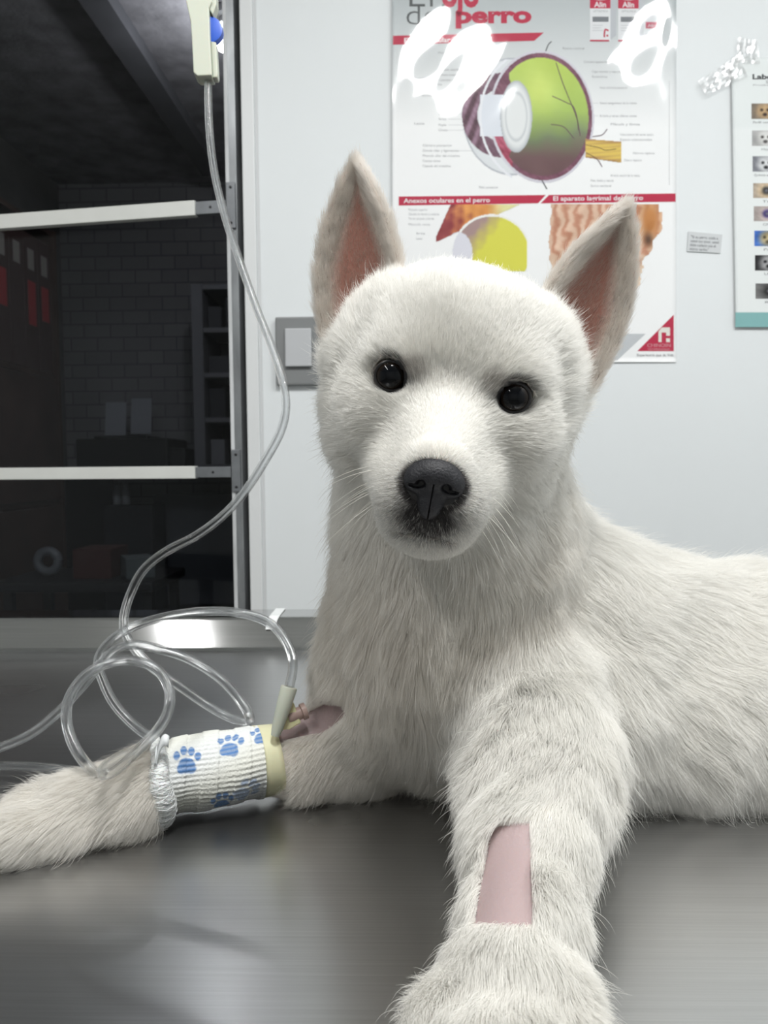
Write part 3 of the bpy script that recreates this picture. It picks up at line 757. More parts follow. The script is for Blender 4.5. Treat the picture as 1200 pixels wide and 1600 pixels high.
def surf_l(x, y):
    p = Wp(x, y); return np.array([p[0], WALL_Y - sheet_off(x, y) - lam_off(x, y) + 0.0040, p[2]])
lx, ly = np.linspace(X0, X1, 150), np.linspace(YT, YB_, 220)
pydata('laminate', [surf_l(x, y) for y in ly for x in lx], [[j * 150 + i + 150, j * 150 + i + 151, j * 150 + i + 1, j * 150 + i] for j in range(219) for i in range(149)], lam, po, True)

# --- second poster at the right edge
def surf2(x, y):
    p = Wp(x, y); u = (x - 1141) / 150.0
    return np.array([p[0], WALL_Y - 0.0045 - 0.001 * u, p[2]])
def e2(y): return 1141 + max(0, (y - 110)) * 0.017
po2 = empty('poster', tuple(Wp(1250, 513))); tag(po2, 'white veterinary laboratory poster with a column of dog photos at the right edge', 'poster')
s2 = sheet_mesh('sheet', lambda x, y: surf2(e2(y) + (x - 1141), y), np.linspace(1141, 1390, 40), np.linspace(92, 512, 60), ink, po2, lambda x, y: srgb(226, 231, 231)[:3] if y < 200 else srgb(230, 234, 234)[:3])
P2 = Print(surf2)
P2.text('Laboratorio', 1173, 126, 7.5, srgb(60, 62, 66), 0.04, 78); P2.text('Servicios de diagnóstico', 1194, 133, 5, srgb(130, 132, 136), 0.0, 90); P2.text('Pruebas especiales para mascotas y animales', 1174, 136.5, 2.4, srgb(150, 152, 156), 0, 160)
P2.rect(1147, 489, 1396, 512, srgb(132, 180, 180))
def photo(kind):
    def fn(X, Y):
        u = (X - X.min()) / (X.max() - X.min()); v = (Y - Y.min()) / (Y.max() - Y.min())
        n = fbm(u * 8, v * 8, 0.8, kind); al = np.ones(X.shape, bool)
        g = lambda cx, cy, rx, ry: np.exp(-(((u - cx) / rx) ** 2 + ((v - cy) / ry) ** 2) ** 2)
        pal = [((120, 108, 96), (190, 160, 120), (60, 44, 36)), ((168, 168, 168), (220, 220, 218), (70, 66, 66)), ((120, 122, 130), (216, 218, 220), (40, 40, 44)), ((170, 156, 140), (214, 190, 156), (60, 60, 60)),
               ((170, 160, 156), (206, 190, 186), (70, 60, 120)), ((56, 104, 190), (176, 160, 120), (70, 64, 50)), ((26, 26, 28), (170, 170, 172), (20, 20, 22)), ((120, 120, 120), (70, 70, 70), (34, 34, 34))][kind]
        c = np.zeros(X.shape + (3,)) + np.array(pal[0], float)
        c = mixc(c, pal[1], g(0.55, 0.5, 0.38, 0.55)); 
        if kind in (3, 4, 7): c = mixc(c, pal[2], g(0.55, 0.5, 0.20, 0.30)); c = mixc(c, (120, 120, 130), g(0.55, 0.5, 0.08, 0.10))
        else:
            for ex in (0.42, 0.68): c = mixc(c, pal[2], g(ex, 0.42, 0.07, 0.10))
            c = mixc(c, pal[2], g(0.55, 0.72, 0.10, 0.12))
        return c + n[..., None] * 16, al
    return fn
names = ['Perfil completo', 'Hemograma', 'Química sanguínea', 'Tiroides', 'Oftalmología', 'Parásitos', 'Urianálisis', 'Rayos X']
for k, (y0, y1) in enumerate([(164, 188), (206, 230), (246, 270), (288, 311), (324, 347), (362, 386), (400, 424), (444, 468)]):
    x0 = 1172 + k * 0.9
    P2.layer = 1
    Q2 = Print(surf2); Q2.raster(x0, y0, x0 + 38, y1, 36, 24, photo(k)); pydata('photo', Q2.v, Q2.f, ink, po2, True, Q2.c)
    P2.text(names[k], x0 + (2 if k in (0, 2) else 14), y1 + 7, 3.6, srgb(120, 122, 126), 0, 40)
pydata('print', P2.v, P2.f, ink, po2, True, P2.c)
# clear tape at its corner
tape = mat('clear_tape', srgb(236, 240, 240), rough=0.12, spec=0.8, coat=1.0, coat_rough=0.05)
def tape_piece(c, label, seed):
    r = random.Random(seed); nx, ny = 14, 8; V = []
    c = [np.array(q, float) for q in c]
    for j in range(ny):
        for i in range(nx):
            u = i / (nx - 1); v = j / (ny - 1)
            q = (c[0] * (1 - u) + c[1] * u) * (1 - v) + (c[3] * (1 - u) + c[2] * u) * v
            p = Wp(q[0], q[1]); V.append((p[0], WALL_Y - 0.0062 - 0.0012 * r.random() - 0.001 * math.sin(u * 9 + seed), p[2]))
    F = [[j * nx + i + nx, j * nx + i + nx + 1, j * nx + i + 1, j * nx + i] for j in range(ny - 1) for i in range(nx - 1)]
    o = pydata('sticky_tape', V, F, tape_m, None, False)
    md = o.modifiers.new('s', 'SOLIDIFY'); md.thickness = 0.0003
    tag(o, label, 'tape')
tape_m = bpy.data.materials.new('crumpled_tape'); tape_m.use_nodes = True
nt = tape_m.node_tree; nt.nodes.remove(nt.nodes['Principled BSDF'])
g1 = nt.nodes.new('ShaderNodeBsdfTransparent'); g2 = nt.nodes.new('ShaderNodeBsdfGlossy'); g2.inputs['Roughness'].default_value = 0.22
ms = nt.nodes.new('ShaderNodeMixShader'); ms.inputs[0].default_value = 0.13
nt.links.new(g1.outputs[0], ms.inputs[1]); nt.links.new(g2.outputs[0], ms.inputs[2]); nt.links.new(ms.outputs[0], nt.nodes['Material Output'].inputs['Surface'])
tape_piece([(1088, 130), (1152, 88), (1166, 122), (1100, 152)], 'crumpled clear tape sticking out left of the laboratory poster corner', 1)
tape_piece([(1150, 62), (1180, 66), (1184, 104), (1148, 100)], 'crumpled clear tape over the top corner of the laboratory poster', 5)
# small note
nc = [(1075, 362), (1128, 367), (1125, 396), (1073, 393)]
def surf3(x, y):
    p = Wp(x, y); return np.array([p[0], WALL_Y - 0.0018, p[2]])
note = empty('paper_note', tuple(surf3(1100, 394))); tag(note, 'small printed paper slip stuck on the wall between the posters', 'note')
V = [surf3(*q) for q in nc]; V = V + [v + np.array([0, 0.0012, 0]) for v in V]
pydata('sheet', V, [[3, 2, 1, 0], [4, 5, 6, 7], [0, 1, 5, 4], [1, 2, 6, 5], [2, 3, 7, 6], [3, 0, 4, 7]], mat('note_paper', srgb(206, 209, 211), rough=0.6), note)
P3 = Print(surf3)
for k, s in enumerate(['"Si su perro cuida a', 'usted con amor, usted', 'debe cuidarlo con el', 'mismo cariño."']):
    P3.text(s, 1079 - k * 0.8, 372.5 + k * 6.2, 4.2, srgb(110, 112, 118), 0.01, [42, 44, 40, 30][k], 0.06)
pydata('print', P3.v, P3.f, ink, note, False, P3.c)
# ================================================================== the puppy
def nrm(v):
    return v / (np.linalg.norm(v, axis=-1, keepdims=True) + 1e-12)
HO = P(705, 612, 0.44)                                  # middle of the head
HZ = nrm(CO - HO)                                       # the way the face looks
_r = CR @ np.array([math.cos(R_(10)), -math.sin(R_(10)), 0])
HX = nrm(_r - HZ * np.dot(_r, HZ)); HY = np.cross(HZ, HX)
HM = np.stack([HX, HY, HZ], 1)                          # columns: head right, up, forward; head space in centimetres
def H(x, y, z): return HO + HM @ (np.array([x, y, z]) * 0.01)
def to_head(p): return (p - HO) @ HM * 100.0

prims = []
def ell(c, r, M=None, k=0.01, flow=(0, 0, -1), L=0.015, tone=0.0, w=1.0):
    prims.append(dict(t='e', c=np.array(c, float), r=np.array(r, float), M=np.eye(3) if M is None else M, k=k, flow=nrm(np.array(flow, float)), L=L, tone=tone, w=w))
def con(a, b, ra, rb, k=0.015, flow=None, L=0.018, sq=1.0, tone=0.0, w=1.0):
    a = np.array(a, float); b = np.array(b, float)
    prims.append(dict(t='c', a=a, b=b, ra=ra, rb=rb, k=k, flow=nrm(b - a) if flow is None else nrm(np.array(flow, float)), L=L, sq=sq, tone=tone, w=w))
def d_prim(p, q):
    if q['t'] == 'e':
        l = ((p - q['c']) @ q['M']) / q['r'].astype(p.dtype)
        n = np.linalg.norm(l, axis=-1)
        n2 = np.linalg.norm(l / q['r'].astype(p.dtype), axis=-1)
        return n * (n - 1.0) / (n2 + 1e-9)
    s = np.array([1, 1, 1 / q['sq']]); pa = (p - q['a']) * s; ba = (q['b'] - q['a']) * s
    h = np.clip((pa @ ba) / np.dot(ba, ba), 0, 1)
    return (np.linalg.norm(pa - h[..., None] * ba, axis=-1) - (q['ra'] + (q['rb'] - q['ra']) * h)) * min(1.0, q['sq'])
def smin(a, b, k):
    h = np.clip(0.5 + 0.5 * (b - a) / k, 0, 1)
    return b + (a - b) * h - k * h * (1 - h)

# ---- head (centimetres in head space)
hf = lambda x, y, z: HM @ np.array([x, y, z], float)
ell(H(0, 1.3, -0.8), (0.060, 0.054, 0.058), HM, 0.01, hf(0, 0.6, -1), 0.010)
ell(H(0, 2.6, 0.8), (0.050, 0.038, 0.040), HM, 0.015, hf(0, 0.9, -0.7), 0.008)
for sx in (-1, 1):
    ell(H(2.75 * sx, -1.8, 0.4), (0.0325, 0.035, 0.036), HM, 0.018, hf(0.9 * sx, -0.4, -0.8), 0.016)
    ell(H(4.4 * sx, 1.2, -1.6), (0.024, 0.034, 0.024), HM, 0.02, hf(0.5 * sx, 0.5, -0.6), 0.012)    # temples under the ears
    ell(H(2.6 * sx, 1.3, 3.3), (0.019, 0.016, 0.017), HM, 0.012, hf(0.5 * sx, 0.8, -0.5), 0.006)    # brows
    ell(H(3.5 * sx, -1.6, 3.0), (0.020, 0.018, 0.018), HM, 0.014, hf(0.9 * sx, -0.2, -0.6), 0.009)  # under the eyes
con(H(0, -1.8, 3.4), H(0, -3.8, 7.6), 0.028, 0.0180, 0.012, hf(0, 0.5, -1), 0.0042)                 # bridge and muzzle
for sx in (-1, 1):
    con(H(1.5 * sx, -4.3, 4.0), H(1.05 * sx, -5.35, 7.5), 0.0220, 0.0170, 0.010, hf(0.75 * sx, -0.2, -0.8), 0.0045)  # lips
con(H(0, -5.6, 2.5), H(0, -6.2, 4.5), 0.023, 0.0215, 0.010, hf(0, -0.5, -1), 0.0060)
ell(H(0, -6.40, 6.2), (0.0250, 0.0195, 0.0240), HM, 0.006, hf(0, -0.5, -1), 0.0050)               # lower jaw
N_HEAD = len(prims)
# ---- neck, chest, trunk
NK = P(707, 830, 0.495); CH = P(688, 985, 0.515); CL = P(690, 1085, 0.53)
con(H(0, -1.5, -2.5), NK, 0.058, 0.060, 0.03, None, 0.020)
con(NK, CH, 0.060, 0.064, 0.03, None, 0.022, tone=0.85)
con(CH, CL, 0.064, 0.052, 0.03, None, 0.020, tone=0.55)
W1 = P(770, 880, 0.56); T1 = P(900, 1008, 0.565); T2 = P(1180, 1060, 0.575); T3 = P(1480, 1090, 0.60)
con(NK + np.array([0.01, 0.03, 0]), W1, 0.056, 0.060, 0.03, T1 - W1, 0.020)
con(W1, T1, 0.058, 0.072, 0.03, T1 - W1, 0.020)
con(T1, T2, 0.072, 0.070, 0.03, T2 - T1 + np.array([0, -0.03, -0.08]), 0.022)
con(T2, T3, 0.070, 0.076, 0.03, T2 - T1 + np.array([0, -0.03, -0.08]), 0.022)
B1 = P(870, 1130, 0.51); B2 = P(1190, 1132, 0.535); B3 = P(1450, 1130, 0.56)
con(B1, B2, 0.046, 0.054, 0.03, B2 - B1 + np.array([0, -0.05, -0.17]), 0.024)
con(B2, B3, 0.054, 0.060, 0.03, B2 - B1 + np.array([0, -0.05, -0.17]), 0.024)
# hindquarters, hind leg and tail, outside the picture on the right
RU = P(1520, 1070, 0.62)
ell(RU, (0.085, 0.09, 0.075), None, 0.03, (1, 0, -0.4), 0.02)
con(RU + np.array([0.03, -0.07, -0.03]), RU + np.array([-0.05, -0.13, -0.06]), 0.045, 0.026, 0.02, None, 0.012)
con(RU + np.array([-0.05, -0.13, -0.062]), RU + np.array([-0.12, -0.15, -0.066]), 0.020, 0.018, 0.01, None, 0.008)
con(RU + np.array([0.07, 0.0, -0.0]), RU + np.array([0.14, -0.06, -0.055]), 0.024, 0.014, 0.015, None, 0.03)
# ---- near fore leg, coming towards the camera
LS = P(778, 1060, 0.50); LU = P(838, 1175, 0.44); LE = P(838, 1245, 0.405)
LM = P(826, 1330, 0.368); LW = P(815, 1432, 0.333); LP = P(800, 1530, 0.305); LT = P(785, 1640, 0.280)
con(CH + np.array([0.03, 0.0, -0.02]), LS, 0.05, 0.048, 0.03, LU - CH, 0.020)
con(LS, LU, 0.048, 0.037, 0.02, None, 0.018)
con(LU, LE, 0.037, 0.031, 0.015, None, 0.018)
con(LE, LM, 0.031, 0.0245, 0.012, None, 0.015)
con(LM, LW, 0.0245, 0.0195, 0.012, None, 0.013)
con(LW, LP, 0.019, 0.022, 0.012, None, 0.015)
for i, (ox, oy, oz, rr) in enumerate([(-0.0215, 0.004, -0.002, 0.0095), (-0.0075, -0.006, 0.001, 0.0105), (0.0080, -0.006, 0.001, 0.0105), (0.0215, 0.004, -0.002, 0.0095)]):
    q = LT + np.array([ox, oy, 0]); q[2] = TABLE + 0.0125 + oz
    con(LP + np.array([ox * 0.6, 0, -0.001]), q, 0.012, rr + 0.002, 0.007, None, 0.012)
# ---- far fore leg, stretched to the left under the bandage
FS = P(602, 1088, 0.530); FE = P(560, 1172, 0.528); FM = P(472, 1196, 0.512); FB = P(402, 1190, 0.500)
FA = P(238, 1218, 0.477); FW = P(205, 1246, 0.467); FP = P(125, 1266, 0.458); FT = P(58, 1282, 0.450)
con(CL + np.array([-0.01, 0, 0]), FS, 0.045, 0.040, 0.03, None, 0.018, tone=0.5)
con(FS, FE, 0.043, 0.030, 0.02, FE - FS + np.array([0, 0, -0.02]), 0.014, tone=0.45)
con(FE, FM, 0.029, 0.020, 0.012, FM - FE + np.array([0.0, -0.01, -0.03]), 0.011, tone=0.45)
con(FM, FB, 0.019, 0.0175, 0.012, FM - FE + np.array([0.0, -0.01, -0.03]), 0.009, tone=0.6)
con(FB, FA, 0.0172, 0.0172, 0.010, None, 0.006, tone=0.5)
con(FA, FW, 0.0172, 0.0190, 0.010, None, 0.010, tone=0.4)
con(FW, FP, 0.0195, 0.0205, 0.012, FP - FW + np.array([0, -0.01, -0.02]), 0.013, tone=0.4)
for ox, oy, oz in [(-0.002, 0.020, 0.0), (-0.008, 0.007, 0.001), (-0.008, -0.007, 0.001), (0.0, -0.020, 0.0)]:
    q = FT + np.array([ox, oy, 0]); q[2] = TABLE + 0.0135 + oz
    con(FP + np.array([0, oy * 0.6, -0.002]), q, 0.012, 0.0110, 0.008, FP - FW + np.array([0, -0.02, -0.02]), 0.013, tone=0.35)

con(P(566, 1122, 0.527), P(480, 1163, 0.517), 0.024, 0.0165, 0.015, FM - FE, 0.010, tone=0.45)
# ---- ears: thin cupped shells
EARS = []
for sx in (-1, 1):
    base = np.array([5.55 * sx, 0.2, -1.4]); tip = np.array([8.0 * sx, 12.2, -1.8])
    u = nrm(tip - base); n0 = nrm(np.array([0.30 * sx, 0.0, 1.0])); n0 = nrm(n0 - u * np.dot(u, n0)); w = np.cross(u, n0) * 1.0
    EARS.append((base, np.linalg.norm(tip - base), u, w, n0, sx))
ear_t = [0, 0.2, 0.4, 0.55, 0.7, 0.82, 0.92, 1.0]
ear_w = [1.9, 2.65, 2.85, 2.65, 2.15, 1.45, 0.80, 0.12]
def ear_coords(hp, E):
    base, Ln, u, w, n0, sx = E
    q = hp - base
    t = (q @ u) / Ln; s = q @ w; n = q @ n0
    W = np.interp(t, ear_t, ear_w)
    return t, s, n, W
def d_ears(hp):
    d = np.full(hp.shape[:-1], 9.0)
    for E in EARS:
        t, s, n, W = ear_coords(hp, E)
        f = np.clip(np.abs(s) / np.maximum(W, 0.3), 0, 1.3)
        cup = 1.25 * (1 - 0.55 * np.clip(t, 0, 1))
        surf = cup * (f ** 2 - 1.0)
        th = 0.20 + 0.25 * np.clip(0.25 - t, 0, 1) + 0.0 * n
        a = np.abs(n - surf) * 0.72 - th
        b = np.abs(s) - W
        c = (np.abs(t - 0.5) - 0.5) * E[1]
        b = np.maximum(b, c)
        m = np.maximum(a, b)
        h = np.clip(0.3 - np.abs(a - b), 0, None)
        d = np.minimum(d, m + h * h / 1.2)
    return d * 0.01
def muzzle_groove(hp, d):
    # mouth line and the crease down the middle of the lip
    x, y, z = hp[..., 0], hp[..., 1], hp[..., 2]
    ym = -6.70 - 0.30 * np.clip(np.abs(x) / 1.5, 0, 1) + 0.12 * np.clip(np.abs(x) - 1.4, 0, 3)
    g = np.maximum(np.abs(y - ym) - 0.12, -(z - 5.6))
    g = np.maximum(g, np.abs(x) - 1.5)
    return np.maximum(d, -(g * 0.01 + 0.0006))
def sdf(p):
    d = None
    for q in prims:
        di = d_prim(p, q)
        d = di if d is None else smin(d, di, q['k'])
    hp = to_head(p)
    e = d_ears(hp)
    d = smin(d, e, 0.008)
    near = np.abs(hp[..., 1] + 6.7) < 3
    d = np.where(near, muzzle_groove(hp, d), d)
    for E in EYES:
        d = np.maximum(d, (E[3] * 1.02 - np.linalg.norm(p - E[1], axis=-1)))
    # lies on the table
    f = TABLE + 0.0015 - p[..., 2]
    h = np.clip(0.006 - np.abs(d - f), 0, None)
    return np.maximum(d, f) + h * h / 0.024

EYES = []
def sdf_head_only(p):
    d = None
    for q in prims[:N_HEAD]:
        di = d_prim(p, q); d = di if d is None else smin(d, di, q['k'])
    return d
EYE_XY = (3.18, 0.25)
for sx in (-1, 1):
    zs = np.linspace(9, 0, 400)
    pts = np.array([H(EYE_XY[0] * sx, EYE_XY[1], z) for z in zs])
    dd = sdf_head_only(pts)
    z0 = zs[np.argmax(dd < 0)]
    r = 0.0098
    EYES.append((sx, H(EYE_XY[0] * sx, EYE_XY[1], z0 - 0.60), z0, r))

def grid_sdf(f, lo, hi, h):
    lo = np.array(lo); n = np.ceil((np.array(hi) - lo) / h).astype(int) + 1
    n = ((n + 3) // 4) * 4
    cs = n // 4
    ax = [lo[i] + (np.arange(cs[i]) * 4 + 1.5) * h for i in range(3)]
    G = np.stack(np.meshgrid(*ax, indexing='ij'), -1).reshape(-1, 3)
    dc = f(G).reshape(cs)
    sel = np.abs(dc) < h * 9.0
    out = np.where(dc < 0, -1.0, 1.0).astype(np.float32).repeat(4, 0).repeat(4, 1).repeat(4, 2)
    idx = np.argwhere(sel)
    off = np.stack(np.meshgrid(range(4), range(4), range(4), indexing='ij'), -1).reshape(-1, 3)
    ii = (idx[:, None, :] * 4 + off[None]).reshape(-1, 3)
    vals = np.empty(len(ii), np.float32)
    for s in range(0, len(ii), 400000):
        vals[s:s + 400000] = f(lo + ii[s:s + 400000] * h)
    out[ii[:, 0], ii[:, 1], ii[:, 2]] = vals
    return out, lo, h
def surface_nets(vals, lo, h):
    ins = vals < 0
    n = vals.shape
    c = ins[:-1, :-1, :-1].astype(np.int8)
    s = np.zeros_like(c)
    for dx in (0, 1):
        for dy in (0, 1):
            for dz in (0, 1):
                s += ins[dx:n[0] - 1 + dx, dy:n[1] - 1 + dy, dz:n[2] - 1 + dz]
    act = np.argwhere((s > 0) & (s < 8))
    ident = -np.ones(s.shape, np.int64); ident[act[:, 0], act[:, 1], act[:, 2]] = np.arange(len(act))
    acc = np.zeros((len(act), 3)); cnt = np.zeros(len(act))
    for ax in range(3):
        o1, o2 = [(1, 2), (0, 2), (0, 1)][ax]
        for i in (0, 1):
            for j in (0, 1):
                a = np.zeros(3, int); a[o1] = i; a[o2] = j
                b = a.copy(); b[ax] = 1
                va = vals[tuple((act + a).T)]; vb = vals[tuple((act + b).T)]
                cr = (va < 0) != (vb < 0)
                t = np.where(cr, va / np.where(cr, va - vb, 1), 0)
                pt = a + (b - a) * t[:, None]
                acc += np.where(cr[:, None], pt, 0); cnt += cr
    V = lo + (act + acc / cnt[:, None]) * h
    Q = []
    for ax in range(3):
        o1, o2 = [(1, 2), (2, 0), (0, 1)][ax]
        sl0 = [slice(None)] * 3; sl1 = [slice(None)] * 3
        sl0[ax] = slice(0, n[ax] - 1); sl1[ax] = slice(1, n[ax])
        x = ins[tuple(sl0)]; y = ins[tuple(sl1)]
        e = np.argwhere(x != y)
        e = e[(e[:, o1] > 0) & (e[:, o2] > 0) & (e[:, o1] < n[o1] - 1) & (e[:, o2] < n[o2] - 1)]
        d1 = np.zeros(3, int); d1[o1] = 1; d2 = np.zeros(3, int); d2[o2] = 1
        q = np.stack([ident[tuple((e - d1 - d2).T)], ident[tuple((e - d2).T)], ident[tuple(e.T)], ident[tuple((e - d1).T)]], 1)
        fl = ~x[tuple(e.T)]
        q[fl] = q[fl][:, ::-1]
        Q.append(q)
    Q = np.vstack(Q); Q = Q[(Q >= 0).all(1)]
    return V, Q
def grad(f, p, e=0.0008):
    g = np.stack([f(p + np.eye(3)[i] * e) - f(p - np.eye(3)[i] * e) for i in range(3)], -1)
    return nrm(g)

lo = np.array([P(-40, 1300, 0.42)[0] - 0.02, 0.16, TABLE - 0.006])
hi = np.array([RU[0] + 0.20, 0.74, TABLE + 0.43])
vals, lo_, h_ = grid_sdf(sdf, lo, hi, 0.0023)
BV, BQ = surface_nets(vals, lo_, h_)
for _ in range(2):
    dv = sdf(BV); BV = BV - grad(sdf, BV) * np.clip(dv, -0.001, 0.001)[:, None]
BN = grad(sdf, BV)

# ---- surface colours, fur length and growth direction
PATCH = np.array([(770, 1292), (826, 1290), (832, 1440), (742, 1442)], float)          # shaved strip on the near leg
PATCH2 = np.array([(424, 1130), (470, 1120), (505, 1102), (530, 1105), (543, 1122), (500, 1144), (430, 1160)], float)  # shaved strip above the bandage
def inpoly(xy, poly):
    ins = np.zeros(len(xy), bool); n = len(poly)
    for i in range(n):
        a = poly[i]; b = poly[(i + 1) % n]
        c = ((a[1] > xy[:, 1]) != (b[1] > xy[:, 1])) & (xy[:, 0] < (b[0] - a[0]) * (xy[:, 1] - a[1]) / (b[1] - a[1] + 1e-9) + a[0])
        ins ^= c
    return ins
def grow(poly, e):
    c = poly.mean(0); d = poly - c; return poly + np.sign(d) * e
def patch_mask(p, n=None, e=0.0):
    q = project(p)
    face = np.ones(len(p), bool) if n is None else ((n * nrm(CO - p)).sum(1) > 0.05)
    m1 = inpoly(q[:, :2], grow(PATCH, e)) & (q[:, 2] < 0.40) & face
    m2 = inpoly(q[:, :2], grow(PATCH2, e * 0.5)) & (q[:, 2] > 0.44) & (q[:, 2] < 0.56) & face
    return m1 | m2
def ear_mask(hp):
    """1 inside the bare cup of an ear, 0 elsewhere; second value: on an ear at all"""
    m = np.zeros(len(hp)); on = np.zeros(len(hp)); offhead = sdf_head_only(HO + (hp * 0.01) @ HM.T) > 0.0035
    for E in EARS:
        t, s, n, W = ear_coords(hp, E)
        f = np.abs(s) / np.maximum(W, 0.3)
        cup = 1.25 * (1 - 0.55 * np.clip(t, 0, 1))
        surf = cup * (f ** 2 - 1.0)
        inside = (n > surf) & (f < 1.05) & offhead & (t > -0.02) & (t < 1.03)
        lim = np.interp(t, [0, 0.15, 0.5, 0.7, 0.85, 1], [0.42, 0.60, 0.58, 0.38, 0.10, -0.15])
        core = np.clip((lim + 0.16 - f) / 0.32, 0, 1) * inside
        m = np.maximum(m, core)
        on = np.maximum(on, ((np.abs(n - surf) < 0.6) & (f < 1.15) & (t > 0.12)) * 1.0)
    return m, on
def fields(p, n):
    W_ = np.zeros(len(p)); FL = np.zeros((len(p), 3)); LL = np.zeros(len(p)); TT = np.zeros(len(p))
    for q in prims:
        w = np.exp(-np.clip(d_prim(p, q), -0.002, 1) / 0.006) * q['w']
        W_ += w; FL += w[:, None] * q['flow']; LL += w * q['L']; TT += w * q['tone']
    FL /= W_[:, None]; LL /= W_; TT /= W_
    hp = to_head(p)
    hd = np.clip(1 - np.clip(sdf_head_only(p), 0, 1) / 0.01, 0, 1)
    x, y, z = hp.T
    # face: hair runs away from the nose
    rad = hp - np.array([0, -3.9, 11.5]); rad = nrm(rad) @ HM.T
    FL = FL * (1 - 0.6 * hd[:, None]) + rad * (0.6 * hd[:, None])
    LL = np.where(hd > 0.5, np.minimum(LL, np.interp(z, [1.5, 4.0, 5.5, 8.0], [0.020, 0.009, 0.0055, 0.0035])), LL)
    em, on = ear_mask(hp)
    eu = np.zeros((len(p), 3))
    for E in EARS:
        sel = (hp[:, 0] * E[5] > 0)
        eu[sel] = HM @ nrm(E[2] + 0.35 * E[3] * 0)
    FL = np.where(on[:, None] > 0.5, eu + 0.25 * FL, FL)
    nearear = (np.abs(x) > 4.0) & (y > 0.5) & (y < 6) & (z > -1.5) & (z < 2.5) & (on < 0.5)
    LL = np.where(nearear, 0.015, LL)
    LL = np.where(on > 0.5, 0.0075, LL)
    FL = FL - n * (FL * n).sum(1)[:, None]
    return nrm(FL), LL, TT, hd, hp, em, on
BF, BL, BT, BHd, BHp, BEm, BOn = fields(BV, BN)
# even out direction and length over the surface
E_ = np.vstack([BQ[:, [0, 1]], BQ[:, [1, 2]], BQ[:, [2, 3]], BQ[:, [3, 0]]])
dg = np.bincount(E_[:, 0], minlength=len(BV)) + np.bincount(E_[:, 1], minlength=len(BV)) + 1.0
def relax(X, it):
    X = X.copy()
    for _ in range(it):
        A = X.copy()
        if X.ndim == 1:
            A += np.bincount(E_[:, 0], X[E_[:, 1]], len(BV)) + np.bincount(E_[:, 1], X[E_[:, 0]], len(BV)); X = A / dg
        else:
            for c_ in range(3): A[:, c_] += np.bincount(E_[:, 0], X[E_[:, 1], c_], len(BV)) + np.bincount(E_[:, 1], X[E_[:, 0], c_], len(BV))
            X = A / dg[:, None]
    return X
BF = relax(BF, 14); BF = nrm(BF - BN * (BF * BN).sum(1)[:, None]); BL = relax(BL, 8)
bc = np.tile(np.array([0.82, 0.77, 0.71]), (len(BV), 1))
def lerp(a, b, t): return a * (1 - t[:, None]) + np.asarray(b) * t[:, None]
bc = lerp(bc, (0.44, 0.36, 0.31), BOn * 0.8)
bc = lerp(bc, (0.33, 0.145, 0.11), BEm)
pm = patch_mask(BV, BN, 7.0).astype(float)
bc = lerp(bc, (0.37, 0.28, 0.28), pm)
def dark_face(hp, hd):
    x, y, z = hp.T
    e = np.clip(1.3 - np.sqrt((x / 1.45) ** 2 + ((y + 5.95) / 1.15) ** 2), 0, 1) * 1.6 * (z > 6)
    e = np.maximum(e, np.clip(1.25 - np.sqrt((x / 1.3) ** 2 + ((y + 4.4) / 1.0) ** 2), 0, 0.25) * 6 * (z > 7))
    lip = np.clip(1 - np.abs(y + 6.78 + 0.25 * np.clip(np.abs(x) / 1.5, 0, 1)) / 0.5, 0, 1) * np.clip((1.8 - np.abs(x)) / 0.6, 0, 1) * (z > 4.5)
    eye = np.zeros(len(hp))
    for sx in (-1, 1):
        dx = (x - EYE_XY[0] * sx) * sx; dy = y - EYE_XY[1]
        rr = np.sqrt((dx / 1.0) ** 2 + (dy / 0.95) ** 2)
        eye = np.maximum(eye, np.clip((1.12 - rr) / 0.2, 0, 1) * (z > 1))
        cr = np.sqrt(((dx + 0.98) / 0.42) ** 2 + ((dy + 0.28) / 0.30) ** 2)           # inner corner
        eye = np.maximum(eye, 0.8 * np.clip(1.4 - cr, 0, 1) * (z > 1))
    return np.clip(np.maximum(np.maximum(e, lip), eye), 0, 1) * (hd > 0.2)
bc = lerp(bc, (0.012, 0.011, 0.012), dark_face(BHp, BHd))
skin = attr_mat('skin', rough=0.55, sss=0.15, bump=0.15, bscale=400)

puppy = empty('puppy', (CL[0], CL[1], TABLE))
tag(puppy, 'fluffy white puppy with upright ears lying on the steel table, left foreleg bandaged', 'dog')
body = big_mesh('body', BV, BQ, skin, puppy, bc)

# ---- fur
def sample_surface(V, Q, dens):
    tri = np.vstack([Q[:, [0, 1, 2]], Q[:, [0, 2, 3]]])
    a, b, c = V[tri[:, 0]], V[tri[:, 1]], V[tri[:, 2]]
    ar = 0.5 * np.linalg.norm(np.cross(b - a, c - a), axis=1) * dens[tri].mean(1)
    n = int(ar.sum())
    cum = np.cumsum(ar) / ar.sum()
    t = np.searchsorted(cum, rng.random(n)); t = np.clip(t, 0, len(tri) - 1)
    r1 = np.sqrt(rng.random(n)); r2 = rng.random(n)
    w = np.stack([1 - r1, r1 * (1 - r2), r1 * r2], 1)
    tr = tri[t]
    mix = lambda X: (X[tr] * (w[:, :, None] if X.ndim == 2 else w)).sum(1)
    return mix
q2 = project(BV)
facing = (BN * nrm(CO - BV)).sum(1)
dens = np.full(len(BV), 3.4e6)
dens *= np.interp(q2[:, 2], [0.30, 0.42, 0.60], [1.7, 1.25, 0.85])
dens *= np.where(BHd > 0.4, 1.6, 1.0)
dens *= np.where((BHd > 0.4) & (BHp[:, 2] > 3.5), 1.9, 1.0)
dens *= np.interp(facing, [-0.6, -0.1], [0.35, 1.0])
dens *= np.where(q2[:, 0] > 1290, 0.3, 1.0)
dens *= 1 - 0.55 * BEm
